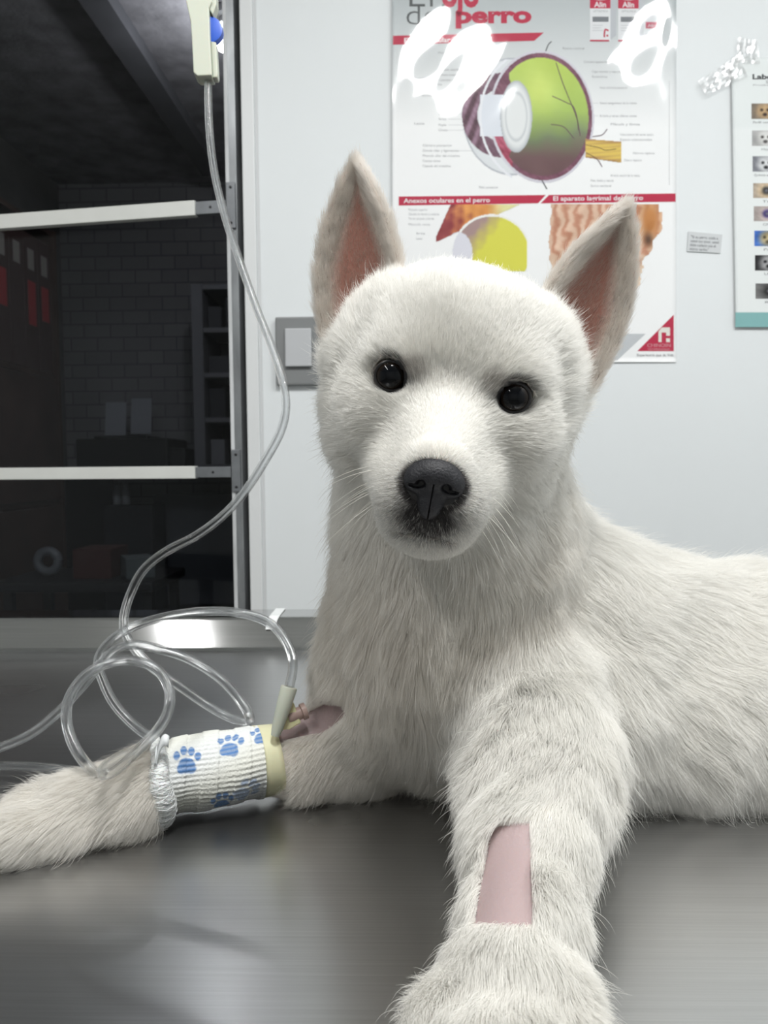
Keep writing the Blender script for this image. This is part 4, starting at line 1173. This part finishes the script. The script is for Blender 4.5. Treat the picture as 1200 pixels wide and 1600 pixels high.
dens *= np.where(BV[:, 2] < TABLE + 0.002, 0.0, 1.0)
mix = sample_surface(BV, BQ, dens)
RP = mix(BV); RN = nrm(mix(BN)); RF = nrm(mix(BF)); RL = mix(BL); RT = mix(BT); RHd = mix(BHd); REm = mix(BEm); ROn = mix(BOn)
RHp = to_head(RP)
keep = ~patch_mask(RP, RN)
for sx in (-1, 1):
    rr = np.sqrt((RHp[:, 0] - EYE_XY[0] * sx) ** 2 + ((RHp[:, 1] - EYE_XY[1]) / 0.95) ** 2)
    keep &= ~((rr < 0.93) & (RHp[:, 2] > 1))
nose_d = np.sqrt((RHp[:, 0] / 1.3) ** 2 + ((RHp[:, 1] + 4.3) / 1.05) ** 2)
keep &= ~((nose_d < 0.95) & (RHp[:, 2] > 6))
bax = nrm(FA - FB); bt = (RP - FB) @ bax; blen = np.linalg.norm(FA - FB)
bdist = np.linalg.norm(RP - FB - bt[:, None] * bax, axis=1)
under = (bt > -0.004) & (bt < blen - 0.004) & (bdist < 0.034)
keep &= ~under
keep &= RP[:, 2] > TABLE + 0.0008
RP, RN, RF, RL, RT, RHd, REm, ROn, RHp, bt, bdist = [a[keep] for a in (RP, RN, RF, RL, RT, RHd, REm, ROn, RHp, bt, bdist)]
N = len(RP)
# shorter hair just above the bandage and round the shaved strips
RL = np.where((bdist < 0.034) & (bt > -0.02) & (bt < 0.0), 0.004, RL)
RL = np.where(REm > 0.3, 0.0035, RL)
L = RL * rng.uniform(0.65, 1.2, N)
stray = rng.random(N) < 0.03
L = np.where(stray, L * 1.45, L)
K = 6
# slow wandering of the growth direction
def wander(p, sc, seed):
    r = np.random.default_rng(seed); out = np.zeros((len(p), 3))
    for _ in range(5):
        k = r.normal(size=3) * sc; ph = r.uniform(0, 6.28); out += np.sin(p @ k + ph)[:, None] * r.normal(size=3)
    return out / 2.2
wd = wander(RP, 55, 3) * 0.30 + wander(RP, 150, 4) * 0.22
amt = np.interp(RL, [0.003, 0.012, 0.02], [0.15, 0.7, 1.0])
fl = RF + wd * amt[:, None] + rng.normal(size=(N, 3)) * (0.10 + 0.08 * amt)[:, None]
lift = np.interp(RL, [0.003, 0.008, 0.020], [0.55, 0.62, 0.75]) + rng.normal(size=N) * 0.12
grav = np.array([0, 0, -1.0])
pos = np.empty((K, N, 3)); pos[0] = RP - RN * 0.0006
for k in range(1, K):
    t = (k - 0.5) / (K - 1)
    d = RN * (lift * (1 - 0.75 * t))[:, None] + fl * (0.55 + 0.55 * t) + grav * (0.30 * t * amt)[:, None]
    pos[k] = pos[k - 1] + nrm(d) * (L / (K - 1))[:, None]
# clumps
def clump(pos, ng, strength, power, seed):
    r = np.random.default_rng(seed)
    g = r.choice(N, ng, replace=False)
    kd = KDTree(ng)
    for i, j in enumerate(g): kd.insert(RP[j], i)
    kd.balance()
    near = np.array([kd.find(p)[1] for p in RP.tolist()])
    gi = g[near]
    out = pos.copy()
    ref = pos[:, gi]
    for k in range(1, K):
        f = strength * (k / (K - 1)) ** power
        out[k] = pos[k] + (ref[k] - pos[k]) * f[:, None]
    return out
cs = np.interp(RL, [0.004, 0.010, 0.020], [0.07, 0.30, 0.40]) * rng.uniform(0.5, 1.15, N)
cs = np.where(stray, cs * 0.2, cs)
pos = clump(pos, max(600, N // 38), cs, 1.3, 5)
# keep hair out of the eyes, off the nose and off the shaved skin
def shorten(pos, bad, f):
    for k in range(1, K): pos[k][bad] = pos[0][bad] + (pos[k][bad] - pos[0][bad]) * f
for it in range(4):
    bad = np.zeros(N, bool)
    for k in (K - 1, K - 3):
        hp = to_head(pos[k])
        for sx in (-1, 1):
            rr = np.sqrt((hp[:, 0] - EYE_XY[0] * sx) ** 2 + ((hp[:, 1] - EYE_XY[1]) / 0.92) ** 2)
            bad |= (rr < 0.86) & (hp[:, 2] > 1)
        nd = np.sqrt((hp[:, 0] / 1.3) ** 2 + ((hp[:, 1] + 4.3) / 1.05) ** 2)
        bad |= (nd < 0.9) & (hp[:, 2] > 6)
        qp = project(pos[k])
        bad |= inpoly(qp[:, :2], PATCH) & (qp[:, 2] < 0.40)
        bad |= inpoly(qp[:, :2], PATCH2) & (qp[:, 2] < 0.56) & (qp[:, 2] > 0.44)
    shorten(pos, bad, 0.55)
pos[1:, bad] = pos[0, bad] + (pos[1:, bad] - pos[0, bad]) * 0.01
pos[..., 2] = np.maximum(pos[..., 2], TABLE + 0.0004 + 0.0006 * rng.random((1, N)))
hidden_end = rng.random(N)
# hair colours
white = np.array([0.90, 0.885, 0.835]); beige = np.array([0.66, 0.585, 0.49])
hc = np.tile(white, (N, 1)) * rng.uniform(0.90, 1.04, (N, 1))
hc = lerp(hc, beige, np.clip(RT * 0.75 + 0.10 * rng.normal(size=N), 0, 1))  # beige coat stain, plus shade painted in on chest and foreleg
hc = lerp(hc, (0.60, 0.50, 0.42), ROn * 0.45)  # ear fur tinted beige, backlit shade put into its colour
hc = lerp(hc, (0.38, 0.25, 0.20), np.clip(REm, 0, 1) * 0.85)
df = dark_face(RHp, RHd)
x, y, z = RHp.T
mz = np.clip(1.7 - np.sqrt((x / 2.0) ** 2 + ((y + 5.5) / 1.7) ** 2), 0, 1) * (z > 5.5) * RHd       # grey muzzle round the nose
hc = lerp(hc, (0.10, 0.095, 0.095), np.clip(mz * (rng.random(N) < 0.55) * 0.85, 0, 1))
hc = lerp(hc, (0.018, 0.016, 0.016), np.clip(df * 1.0 * (rng.random(N) < 0.55 + 0.42 * np.clip((y + 6.9) / 1.2, 0, 1)), 0, 1))
for sx in (-1, 1):
    dx = (x - EYE_XY[0] * sx) * sx; dy = y - EYE_XY[1]
    c = np.clip(1.0 - np.sqrt(((dx + 1.25) / 0.9) ** 2 + ((dy - 0.25) / 0.9) ** 2), 0, 1) * (z > 1) * RHd
    hc = lerp(hc, (0.25, 0.21, 0.19), np.clip(c * 1.1, 0, 0.6) * (rng.random(N) < 0.8))
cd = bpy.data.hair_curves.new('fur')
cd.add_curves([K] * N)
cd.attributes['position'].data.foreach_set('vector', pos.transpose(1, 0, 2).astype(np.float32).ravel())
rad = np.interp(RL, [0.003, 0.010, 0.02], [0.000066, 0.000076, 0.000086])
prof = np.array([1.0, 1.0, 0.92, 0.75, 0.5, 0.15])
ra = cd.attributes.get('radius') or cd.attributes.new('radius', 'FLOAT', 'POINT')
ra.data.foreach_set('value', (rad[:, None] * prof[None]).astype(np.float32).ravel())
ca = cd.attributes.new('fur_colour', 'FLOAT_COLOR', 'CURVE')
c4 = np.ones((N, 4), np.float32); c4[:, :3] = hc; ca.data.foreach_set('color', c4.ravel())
fm = bpy.data.materials.new('fur'); fm.use_nodes = True
nt = fm.node_tree; nt.nodes.remove(nt.nodes['Principled BSDF'])
at = nt.nodes.new('ShaderNodeAttribute'); at.attribute_name = 'fur_colour'
hb = nt.nodes.new('ShaderNodeBsdfHairPrincipled')
try: hb.model = 'CHIANG'
except Exception: pass
hb.parametrization = 'COLOR'
hb.inputs['Roughness'].default_value = 0.45
hb.inputs['Radial Roughness'].default_value = 0.65
nt.links.new(at.outputs['Color'], hb.inputs['Color'])
df_ = nt.nodes.new('ShaderNodeBsdfDiffuse'); nt.links.new(at.outputs['Color'], df_.inputs[0])
ms = nt.nodes.new('ShaderNodeMixShader'); ms.inputs[0].default_value = 0.5
nt.links.new(hb.outputs[0], ms.inputs[1]); nt.links.new(df_.outputs[0], ms.inputs[2])
nt.links.new(ms.outputs[0], nt.nodes['Material Output'].inputs['Surface'])
fur = link('fur', cd, fm, body)
print('hairs', N, 'body verts', len(BV))

# ---- eyes
def local_sdf_mesh(name, f, lo, hi, h, m, parent, cols=None):
    """f works in head space centimetres"""
    v, l, hh = grid_sdf(f, lo, hi, h)
    V, Q = surface_nets(v, l, hh)
    c = cols(V) if cols else None
    return big_mesh(name, HO + (V * 0.01) @ HM.T, Q, m, parent, c)
eye_m = attr_mat('eye_surface', rough=0.04, spec=0.22)
lid_m = mat('eyelid', (0.008, 0.007, 0.008), rough=0.35)
for sx, c, z0, r in EYES:
    nu, nv = 40, 24
    V = []; cols = []
    for j in range(nv + 1):
        th = math.pi * j / nv
        for i in range(nu):
            ph = 2 * math.pi * i / nu
            d = np.array([math.sin(th) * math.cos(ph), math.sin(th) * math.sin(ph), math.cos(th)])
            bulge = 1.0 + 0.05 * math.exp(-(th / 0.6) ** 2)
            V.append(c + HM @ (d * r * bulge))
            if th < 0.62: cols.append((0.003, 0.0035, 0.005))
            elif th < 1.0: cols.append((0.010, 0.006, 0.004))
            else: cols.append((0.10, 0.08, 0.07))
    F = [[j * nu + i, j * nu + (i + 1) % nu, (j + 1) * nu + (i + 1) % nu, (j + 1) * nu + i] for j in range(nv) for i in range(nu)]
    e = pydata('eye', V, F, eye_m, puppy, True, cols)
    # dark rim, an almond tube resting on the eyeball
    pts = []
    for i in range(41):
        a = 2 * math.pi * i / 40
        ex = 0.80 * math.cos(a); ey = 0.735 * math.sin(a)
        inner = -math.cos(a)
        if inner > 0: ex -= 0.16 * inner ** 5; ey -= 0.10 * inner ** 5
        rr = math.hypot(ex, ey); zz = math.sqrt(max((r * 100 * 1.02) ** 2 - rr ** 2, 0.0)) - 0.03
        pts.append(c + HM @ (np.array([ex * sx, ey, zz]) * 0.01))
    mb = MB(); mb.tube(pts, 0.0010, 8, False); mb.build('eyelid', lid_m, e, True)
# ---- nose
def nose_sdf(p):
    q = (p - np.array([0, -4.25, 8.98])) / 1.07
    x, y, z = q[..., 0], q[..., 1], q[..., 2]
    ax = np.abs(x)
    def E(cx, cy, cz, rx, ry, rz):
        l = np.stack([(ax - cx) / rx, (y - cy) / ry, (z - cz) / rz], -1)
        n = np.linalg.norm(l, axis=-1); n2 = np.linalg.norm(l / np.array([rx, ry, rz]), axis=-1)
        return n * (n - 1) / (n2 + 1e-9)
    d = E(0, 0.30, 0, 1.15, 0.80, 0.85)
    d = smin(d, E(0.78, 0.0, 0.02, 0.58, 0.62, 0.66), 0.25)
    d = smin(d, E(0, -0.72, 0.0, 0.68, 0.95, 0.62), 0.30)
    nostril = smin(E(0.56, -0.10, 0.62, 0.22, 0.19, 0.34), E(0.84, -0.24, 0.50, 0.30, 0.09, 0.26), 0.10)
    d = -smin(-d, nostril, 0.12)
    gr = np.maximum(ax - 0.045, np.maximum(y - 0.05, -z))
    d = np.maximum(d, -gr - 0.02)
    return d
nose_m = mat('nose_leather', srgb(33, 33, 37), rough=0.5, bump=0.3, bscale=900, noise=0.25, nscale=60, spec=0.4)
local_sdf_mesh('nose', nose_sdf, (-1.8, -6.4, 7.6), (1.8, -2.9, 10.4), 0.04, nose_m, puppy)
# ---- whiskers
wm = mat('whisker', srgb(225, 222, 214), rough=0.4)
wr = random.Random(4)
for sx in (-1, 1):
    for i in range(13):
        row = i % 4; col = i // 4
        x0 = (1.9 + 0.25 * col) * sx; y0 = -4.2 - 0.45 * row + wr.uniform(-0.15, 0.15); z0 = 7.4 - 0.65 * col + wr.uniform(-0.2, 0.2)
        dirv = np.array([sx * 1.0, -0.15 - 0.20 * row + wr.uniform(-0.1, 0.1), -0.15 + wr.uniform(-0.25, 0.25)])
        Lw = wr.uniform(2.2, 3.8) * (1.0 if row else 0.85)
        pts = []
        for k in range(7):
            t = k / 6
            pts.append(H(*(np.array([x0, y0, z0]) + nrm(dirv) * Lw * t + np.array([0, -1.1 * t * t, -0.5 * t * t]))))
        mb = MB(); mb.tube(pts, np.linspace(0.00024, 0.00006, 7), 5); mb.build('whisker', wm, puppy, True)
# ================================================================== bandage
def pix_depth_pts(l): return [P(*q) for q in l]
bnd = empty('bandage', tuple(FA)); tag(bnd, 'white elastic bandage printed with blue paw marks round the left foreleg', 'bandage')
bt_m = attr_mat('bandage_cloth', rough=0.85, bump=0.4, bscale=700)
axv = nrm(FA - FB)
up = np.array([0, 0, 1.0]); up = nrm(up - axv * np.dot(up, axv)); sd = np.cross(axv, up)    # sd: towards or away from the camera
if np.dot(sd, CO - FA) < 0: sd = -sd
Lb = np.linalg.norm(FA - FB)
NT, NA = 110, 260
def bring(t, a):
    """t 0..1 from the elbow end to the paw end, a: angle from the camera side upwards"""
    c = FB + axv * Lb * (t * 1.0 - 0.02)
    r = 0.0228 - 0.0012 * t + 0.0008 * math.sin(7 * t + 2 * a)
    low = 1.0
    rib = 0.00028 * math.sin(a * 46 + 1.6 * math.sin(t * 5)) * (0.4 + 0.6 * (0.5 + 0.5 * math.sin(3 * a + 9 * t)))
    wrap = 0.0007 * (1 if (t * 3.3 + a / 6.28) % 1.0 > 0.5 else 0)
    r = r + rib + wrap
    p = c + (sd * math.cos(a) * 1.0 + up * math.sin(a) * 1.02) * r
    p[2] = max(p[2], TABLE + 0.0012)
    return p
V = []
for j in range(NT):
    for i in range(NA): V.append(bring(j / (NT - 1), 2 * math.pi * i / NA))
V = np.array(V)
tt = np.repeat(np.arange(NT) / (NT - 1), NA) * Lb; aa = np.tile(2 * np.pi * np.arange(NA) / NA, NT)
px = project(V)
nb_ = V - (FB + np.outer(tt, axv)); vis = (nrm(nb_) * nrm(CO - V)).sum(1) > 0.05
S = np.stack([tt, aa * 0.0235], 1)           # unrolled cloth coordinates, metres
circ = 2 * math.pi * 0.0235
blue = np.zeros(len(V))
def paw(cx, cy, sc, rot, st):
    global blue
    d = np.sqrt((px[:, 0] - cx) ** 2 + (px[:, 1] - cy) ** 2) + (~vis) * 1e4
    c0 = S[np.argmin(d)]
    paw_at(c0, sc, rot, st)
def paw_at(c0, sc, rot, st):
    global blue
    q = S - c0; q[:, 1] = (q[:, 1] + circ / 2) % circ - circ / 2
    cr, sr = math.cos(rot), math.sin(rot)
    u = (q[:, 0] * cr + q[:, 1] * sr) / sc; v = (-q[:, 0] * sr + q[:, 1] * cr) / sc
    m = np.zeros(len(V))
    for ex, ey, rx, ry in [(0, -0.30, 0.44, 0.42), (-0.26, -0.48, 0.24, 0.26), (0.26, -0.48, 0.24, 0.26), (-0.55, 0.22, 0.17, 0.26), (-0.20, 0.52, 0.18, 0.28), (0.20, 0.52, 0.18, 0.28), (0.55, 0.22, 0.17, 0.26)]:
        m = np.maximum(m, np.clip((1.08 - np.sqrt(((u - ex) / rx) ** 2 + ((v - ey) / ry) ** 2)) / 0.16, 0, 1))
    blue = np.maximum(blue, m * st)
paw(293, 1188, 0.0115, 0.15, 1.0); paw(360, 1163, 0.0115, 0.30, 1.0); paw(410, 1146, 0.0095, 0.1, 1.0); paw(346, 1252, 0.0100, 0.0, 0.9); paw(385, 1236, 0.0110, 1.0, 0.55)
for c0 in [(0.02, 3.0), (0.045, 3.6), (0.065, 2.9), (0.03, 4.3)]: paw_at(np.array([c0[0], c0[1] * 0.0235]), 0.0115, 0.2, 1.0)
base = np.tile(np.array([0.80, 0.82, 0.82]), (len(V), 1)); yel = np.clip(0.5 + 0.5 * np.sin(aa * 3 + tt * 60), 0, 1) * 0.5
base = lerp(base, (0.80, 0.79, 0.66), yel)
cols = lerp(base, (0.085, 0.22, 0.50), np.clip(blue, 0, 1) * (0.85 + 0.15 * np.sin(aa * 46)))
F = [[j * NA + i, j * NA + (i + 1) % NA, (j + 1) * NA + (i + 1) % NA, (j + 1) * NA + i] for j in range(NT - 1) for i in range(NA)]
wr_ = pydata('wrap', V, F, bt_m, bnd, True, cols)
# ragged gauze rolled back at the paw end
gz = mat('gauze', srgb(240, 242, 241), rough=0.9, bump=0.8, bscale=500, sss=0.1)
pts = []
for k in range(60):
    a = -0.95 + (2.9) * k / 59
    pts.append(bring(0.97 + 0.010 * math.sin(a * 5), a) + nrm(bring(0.97, a) - FA) * 0.0010)
pts = np.array(pts); pts[:, 2] = np.maximum(pts[:, 2], TABLE + 0.006)
rad_ = np.interp(np.arange(60), [0, 4, 14, 30, 45, 59], [0.0076, 0.0080, 0.0070, 0.0052, 0.0038, 0.0024]) + 0.0003 * np.sin(np.arange(60) * 0.9)
b = MB(); b.tube(pts, rad_, 18); gr_ = b.build('gauze_roll', gz, bnd, True)
tr = random.Random(9); b = MB()
for k in range(420):
    i = min(57, int(58 * tr.random() ** 1.5)); c = pts[i]; tv = nrm(pts[min(i + 1, 59)] - pts[max(i - 1, 0)])
    o1 = nrm(np.cross(tv, [0.2, 0.3, 1])); o2 = np.cross(tv, o1); a0 = tr.uniform(0, 6.28); sp = tr.uniform(1.2, 3.2); R0 = rad_[i] * tr.uniform(1.0, 1.10); dr = tr.uniform(-0.006, 0.006)
    q = [c + (o1 * math.cos(a0 + sp * s) + o2 * math.sin(a0 + sp * s)) * R0 * (1 + 0.06 * math.sin(7 * s)) + tv * dr * s for s in np.linspace(0, 1, 9)]
    q = [np.array([x[0], x[1], max(x[2], TABLE + 0.0008)]) for x in q]
    b.tube(q, 0.00013, 4, False)
tag(b.build('gauze_thread', mat('gauze_thread', srgb(238, 240, 240), rough=0.7), bnd, True), kind='stuff')
# folded cloth tab near the paw end, on top
b = MB()
c0 = P(250, 1168, 0.455)
fold = []
for k in range(16):
    u = k / 15; fold.append(P(246 + 20 * u - 10 * math.sin(u * 3), 1166 + 14 * math.sin(u * 5.5) - 6 * u, 0.456))
V2 = []; w2 = P(243, 1200, 0.452) - P(246, 1166, 0.456)
for p_ in fold: V2 += [p_, p_ + w2 * 0.55]
F2 = [[2 * i, 2 * i + 1, 2 * i + 3, 2 * i + 2] for i in range(15)]
fo = pydata('folded_end', V2, F2, mat('cloth_plain', srgb(228, 232, 233), rough=0.85), bnd, True); md = fo.modifiers.new('s', 'SOLIDIFY'); md.thickness = 0.0009
# cream tape band at the elbow end
cr = mat('cream_tape', srgb(222, 218, 182), rough=0.45, sss=0.1)
V = []; nA = 64
for j in range(5):
    for i in range(nA):
        a = 2 * math.pi * i / nA; p = FB + axv * (-0.0135 + 0.013 * j / 4 + 0.0015 * math.sin(a)) + (sd * math.cos(a) + up * math.sin(a) * 1.02) * (0.0218 + 0.0008 * j / 4)
        p[2] = max(p[2], TABLE + 0.0012); V.append(p)
F = [[j * nA + i, j * nA + (i + 1) % nA, (j + 1) * nA + (i + 1) % nA, (j + 1) * nA + i] for j in range(4) for i in range(nA)]
o = pydata('tape_band', V, F, cr, bnd, True); md = o.modifiers.new('s', 'SOLIDIFY'); md.thickness = 0.0008

# ================================================================== infusion line
iv = empty('infusion_line', tuple(P(325, 125, 0.65))); tag(iv, 'clear plastic infusion tube looping down to the bandaged foreleg', 'tube')
TR = 0.0032
top_pt = P(325, 118, 0.65)
path = [(325, 118, .650), (327, 200, .640), (335, 270, .628), (352, 340, .615), (372, 400, .603), (400, 480, .590), (426, 545, .578), (441, 592, .568), (447, 632, .563), (441, 668, .560), (423, 705, .557), (385, 765, .552), (348, 806, .548), (305, 838, .545), (262, 860, .541), (224, 890, .537), (203, 930, .534), (194, 962, .533), (195, 988, .534), (212, 1016, .536), (240, 1045, .538), (275, 1068, .539), (315, 1096, .538), (352, 1118, .533), (378, 1127, .525),
        (391, 1126, .517), (384, 1108, .512), (362, 1078, .512), (335, 1053, .514), (292, 1028, .516), (248, 1014, .517), (208, 1007, .515), (176, 1018, .512), (152, 1045, .510), (122, 1080, .508), (92, 1112, .507), (50, 1146, .508), (0, 1168, .510), (-70, 1186, .512), (-150, 1200, .515), (-210, 1215, .530), (-190, 1222, .545), (-100, 1205, .550), (-40, 1198, .546), (20, 1197, .542), (80, 1200, .535), (120, 1206, .515), (146, 1212, .480), (158, 1214, .452),
        (140, 1200, .452), (118, 1170, .456), (104, 1130, .464), (108, 1090, .472), (134, 1054, .480), (170, 1036, .484), (207, 1032, .484), (242, 1043, .480), (263, 1072, .474), (264, 1108, .466), (247, 1140, .458), (222, 1165, .450), (196, 1190, .440), (176, 1206, .432), (160, 1209, .430), (166, 1196, .438), (196, 1178, .452), (236, 1166, .472), (262, 1168, .492), (250, 1158, .500), (226, 1146, .506), (200, 1124, .511), (176, 1096, .515), (160, 1062, .519), (153, 1032, .523), (170, 1004, .528), (206, 980, .531), (256, 964, .530), (320, 955, .525), (378, 958, .515), (424, 975, .504), (450, 1008, .496), (458, 1040, .493), (452, 1074, .490)]
ps = catmull([P(*q) for q in path], 7)
ps[:, 2] = np.maximum(ps[:, 2], TABLE + TR + 0.0003)
for _ in range(3): ps[1:-1] = ps[1:-1] * 0.5 + (ps[:-2] + ps[2:]) * 0.25
pvc = mat('clear_pvc', (0.95, 0.97, 0.98, 1), rough=0.05, trans=1.0, ior=1.33)
nt = pvc.node_tree; pb = nt.nodes['Principled BSDF']
tp = nt.nodes.new('ShaderNodeBsdfTransparent'); ms = nt.nodes.new('ShaderNodeMixShader'); ms.inputs[0].default_value = 0.55
nt.links.new(pb.outputs[0], ms.inputs[1]); nt.links.new(tp.outputs[0], ms.inputs[2]); nt.links.new(ms.outputs[0], nt.nodes['Material Output'].inputs['Surface'])
b = MB(); b.tube(ps, TR, 14, False)
v_, f_ = sweep(ps, TR * 0.58, 10, False); b.add(v_, [q[::-1] for q in f_])
me_o = pydata('tubing', b.v, b.f, pvc, iv, True)
up_pts = [P(325, 5, 0.665), P(325, -60, 0.67), P(326, -160, 0.67)]
q0 = P(326, -160, 0.67)
up_pts += [np.array([q0[0], q0[1], z]) for z in np.linspace(q0[2] + 0.08, CEIL - 0.05, 6)]
b = MB(); us = catmull(up_pts, 5); b.tube(us, TR, 12, False); v_, f_ = sweep(us, TR * 0.58, 8, False); b.add(v_, [q[::-1] for q in f_]); pydata('tubing', b.v, b.f, pvc, iv, True)
b = MB(); b.lathe([(0.012, 0), (0.012, 0.006), (0.004, 0.008), (0.004, 0.05)], (q0[0], q0[1], CEIL), (0, 0, -1), 16); b.build('ceiling_hook', MATS['bracket_steel'], iv, True)
# roller clamp
iv_m = mat('ivory_plastic', srgb(188, 192, 178), rough=0.45, sss=0.2)
cdn = nrm(P(323, 125, 0.65) - P(318, -30, 0.655)); crt = CR[:, 0]; crt = nrm(crt - cdn * np.dot(crt, cdn)); cfw = np.cross(crt, cdn)
if np.dot(cfw, CO - P(320, 60, .65)) < 0: cfw = -cfw
co_ = P(324, 127, 0.65)
def cl(x, y, z): return co_ + (crt * x - cdn * y + cfw * z)     # x right, y up, z towards the camera, metres
pxm = 0.65 / 1200
clamp = MB()
def slab(pts, z0, z1, mb):
    mb.prism([cl(x * pxm, y * pxm, z0) for x, y in pts], (cfw * (z1 - z0)).tolist())
slab([(-12, 0), (-18, 6), (-19, 60), (-20, 88), (-26, 120), (-28, 175), (14, 175), (14, 118), (9, 108), (9, 60), (10, 0)], -0.006, 0.008, clamp)
slab([(10, 1), (17, 1), (18, 6), (17, 58), (9, 60)], -0.004, 0.004, clamp)
slab([(9, 108), (14, 100), (20, 116), (21, 175), (14, 175)], -0.004, 0.006, clamp)
co = clamp.build('roller_clamp', iv_m, iv)
md = co.modifiers.new('b', 'BEVEL'); md.width = 0.0008; md.segments = 2; md.limit_method = 'ANGLE'
wb = MB(); cc_ = cl(6 * pxm, 80 * pxm, 0)
wb.lathe([(0.0095, -0.0035), (0.0115, -0.0030), (0.0115, 0.0030), (0.0095, 0.0035)], cc_.tolist(), cfw.tolist(), 40)
wb.build('wheel', mat('blue_plastic', srgb(44, 88, 190), rough=0.35), co, True)
# connector and cannula wings
b = MB()
ca_, cb_ = P(430, 1150, 0.486), P(452, 1073, 0.490)
ax_ = nrm(cb_ - ca_); Lc = np.linalg.norm(cb_ - ca_)
b.lathe([(0.0028, 0), (0.0036, 0.004), (0.0046, Lc * 0.5), (0.0054, Lc * 0.97), (0.0050, Lc), (0.0038, Lc)], ca_.tolist(), ax_.tolist(), 24)
b.build('connector', iv_m, iv, True)
b = MB(); f0 = P(436, 1148, 0.481); 
b.prism([P(428, 1142, .4905), P(444, 1092, .4925), P(458, 1098, .4925), P(470, 1130, .4925), P(452, 1140, .4910)], (CR[:, 2] * -0.0025).tolist())
fl_ = b.build('wing_flap', mat('pale_yellow_plastic', srgb(226, 220, 176), rough=0.4, sss=0.2), iv); md = fl_.modifiers.new('b', 'BEVEL'); md.width = 0.0008; md.segments = 2
b = MB(); h0 = P(450, 1122, 0.494); h1 = P(478, 1110, 0.498); b.lathe([(0.0036, 0), (0.0042, 0.003), (0.0042, 0.009), (0.0054, 0.0095), (0.0054, 0.0125), (0.0030, 0.0130)], h0.tolist(), nrm(h1 - h0).tolist(), 22)
b.build('port_cap', mat('flesh_plastic', srgb(176, 150, 142), rough=0.4), iv, True)
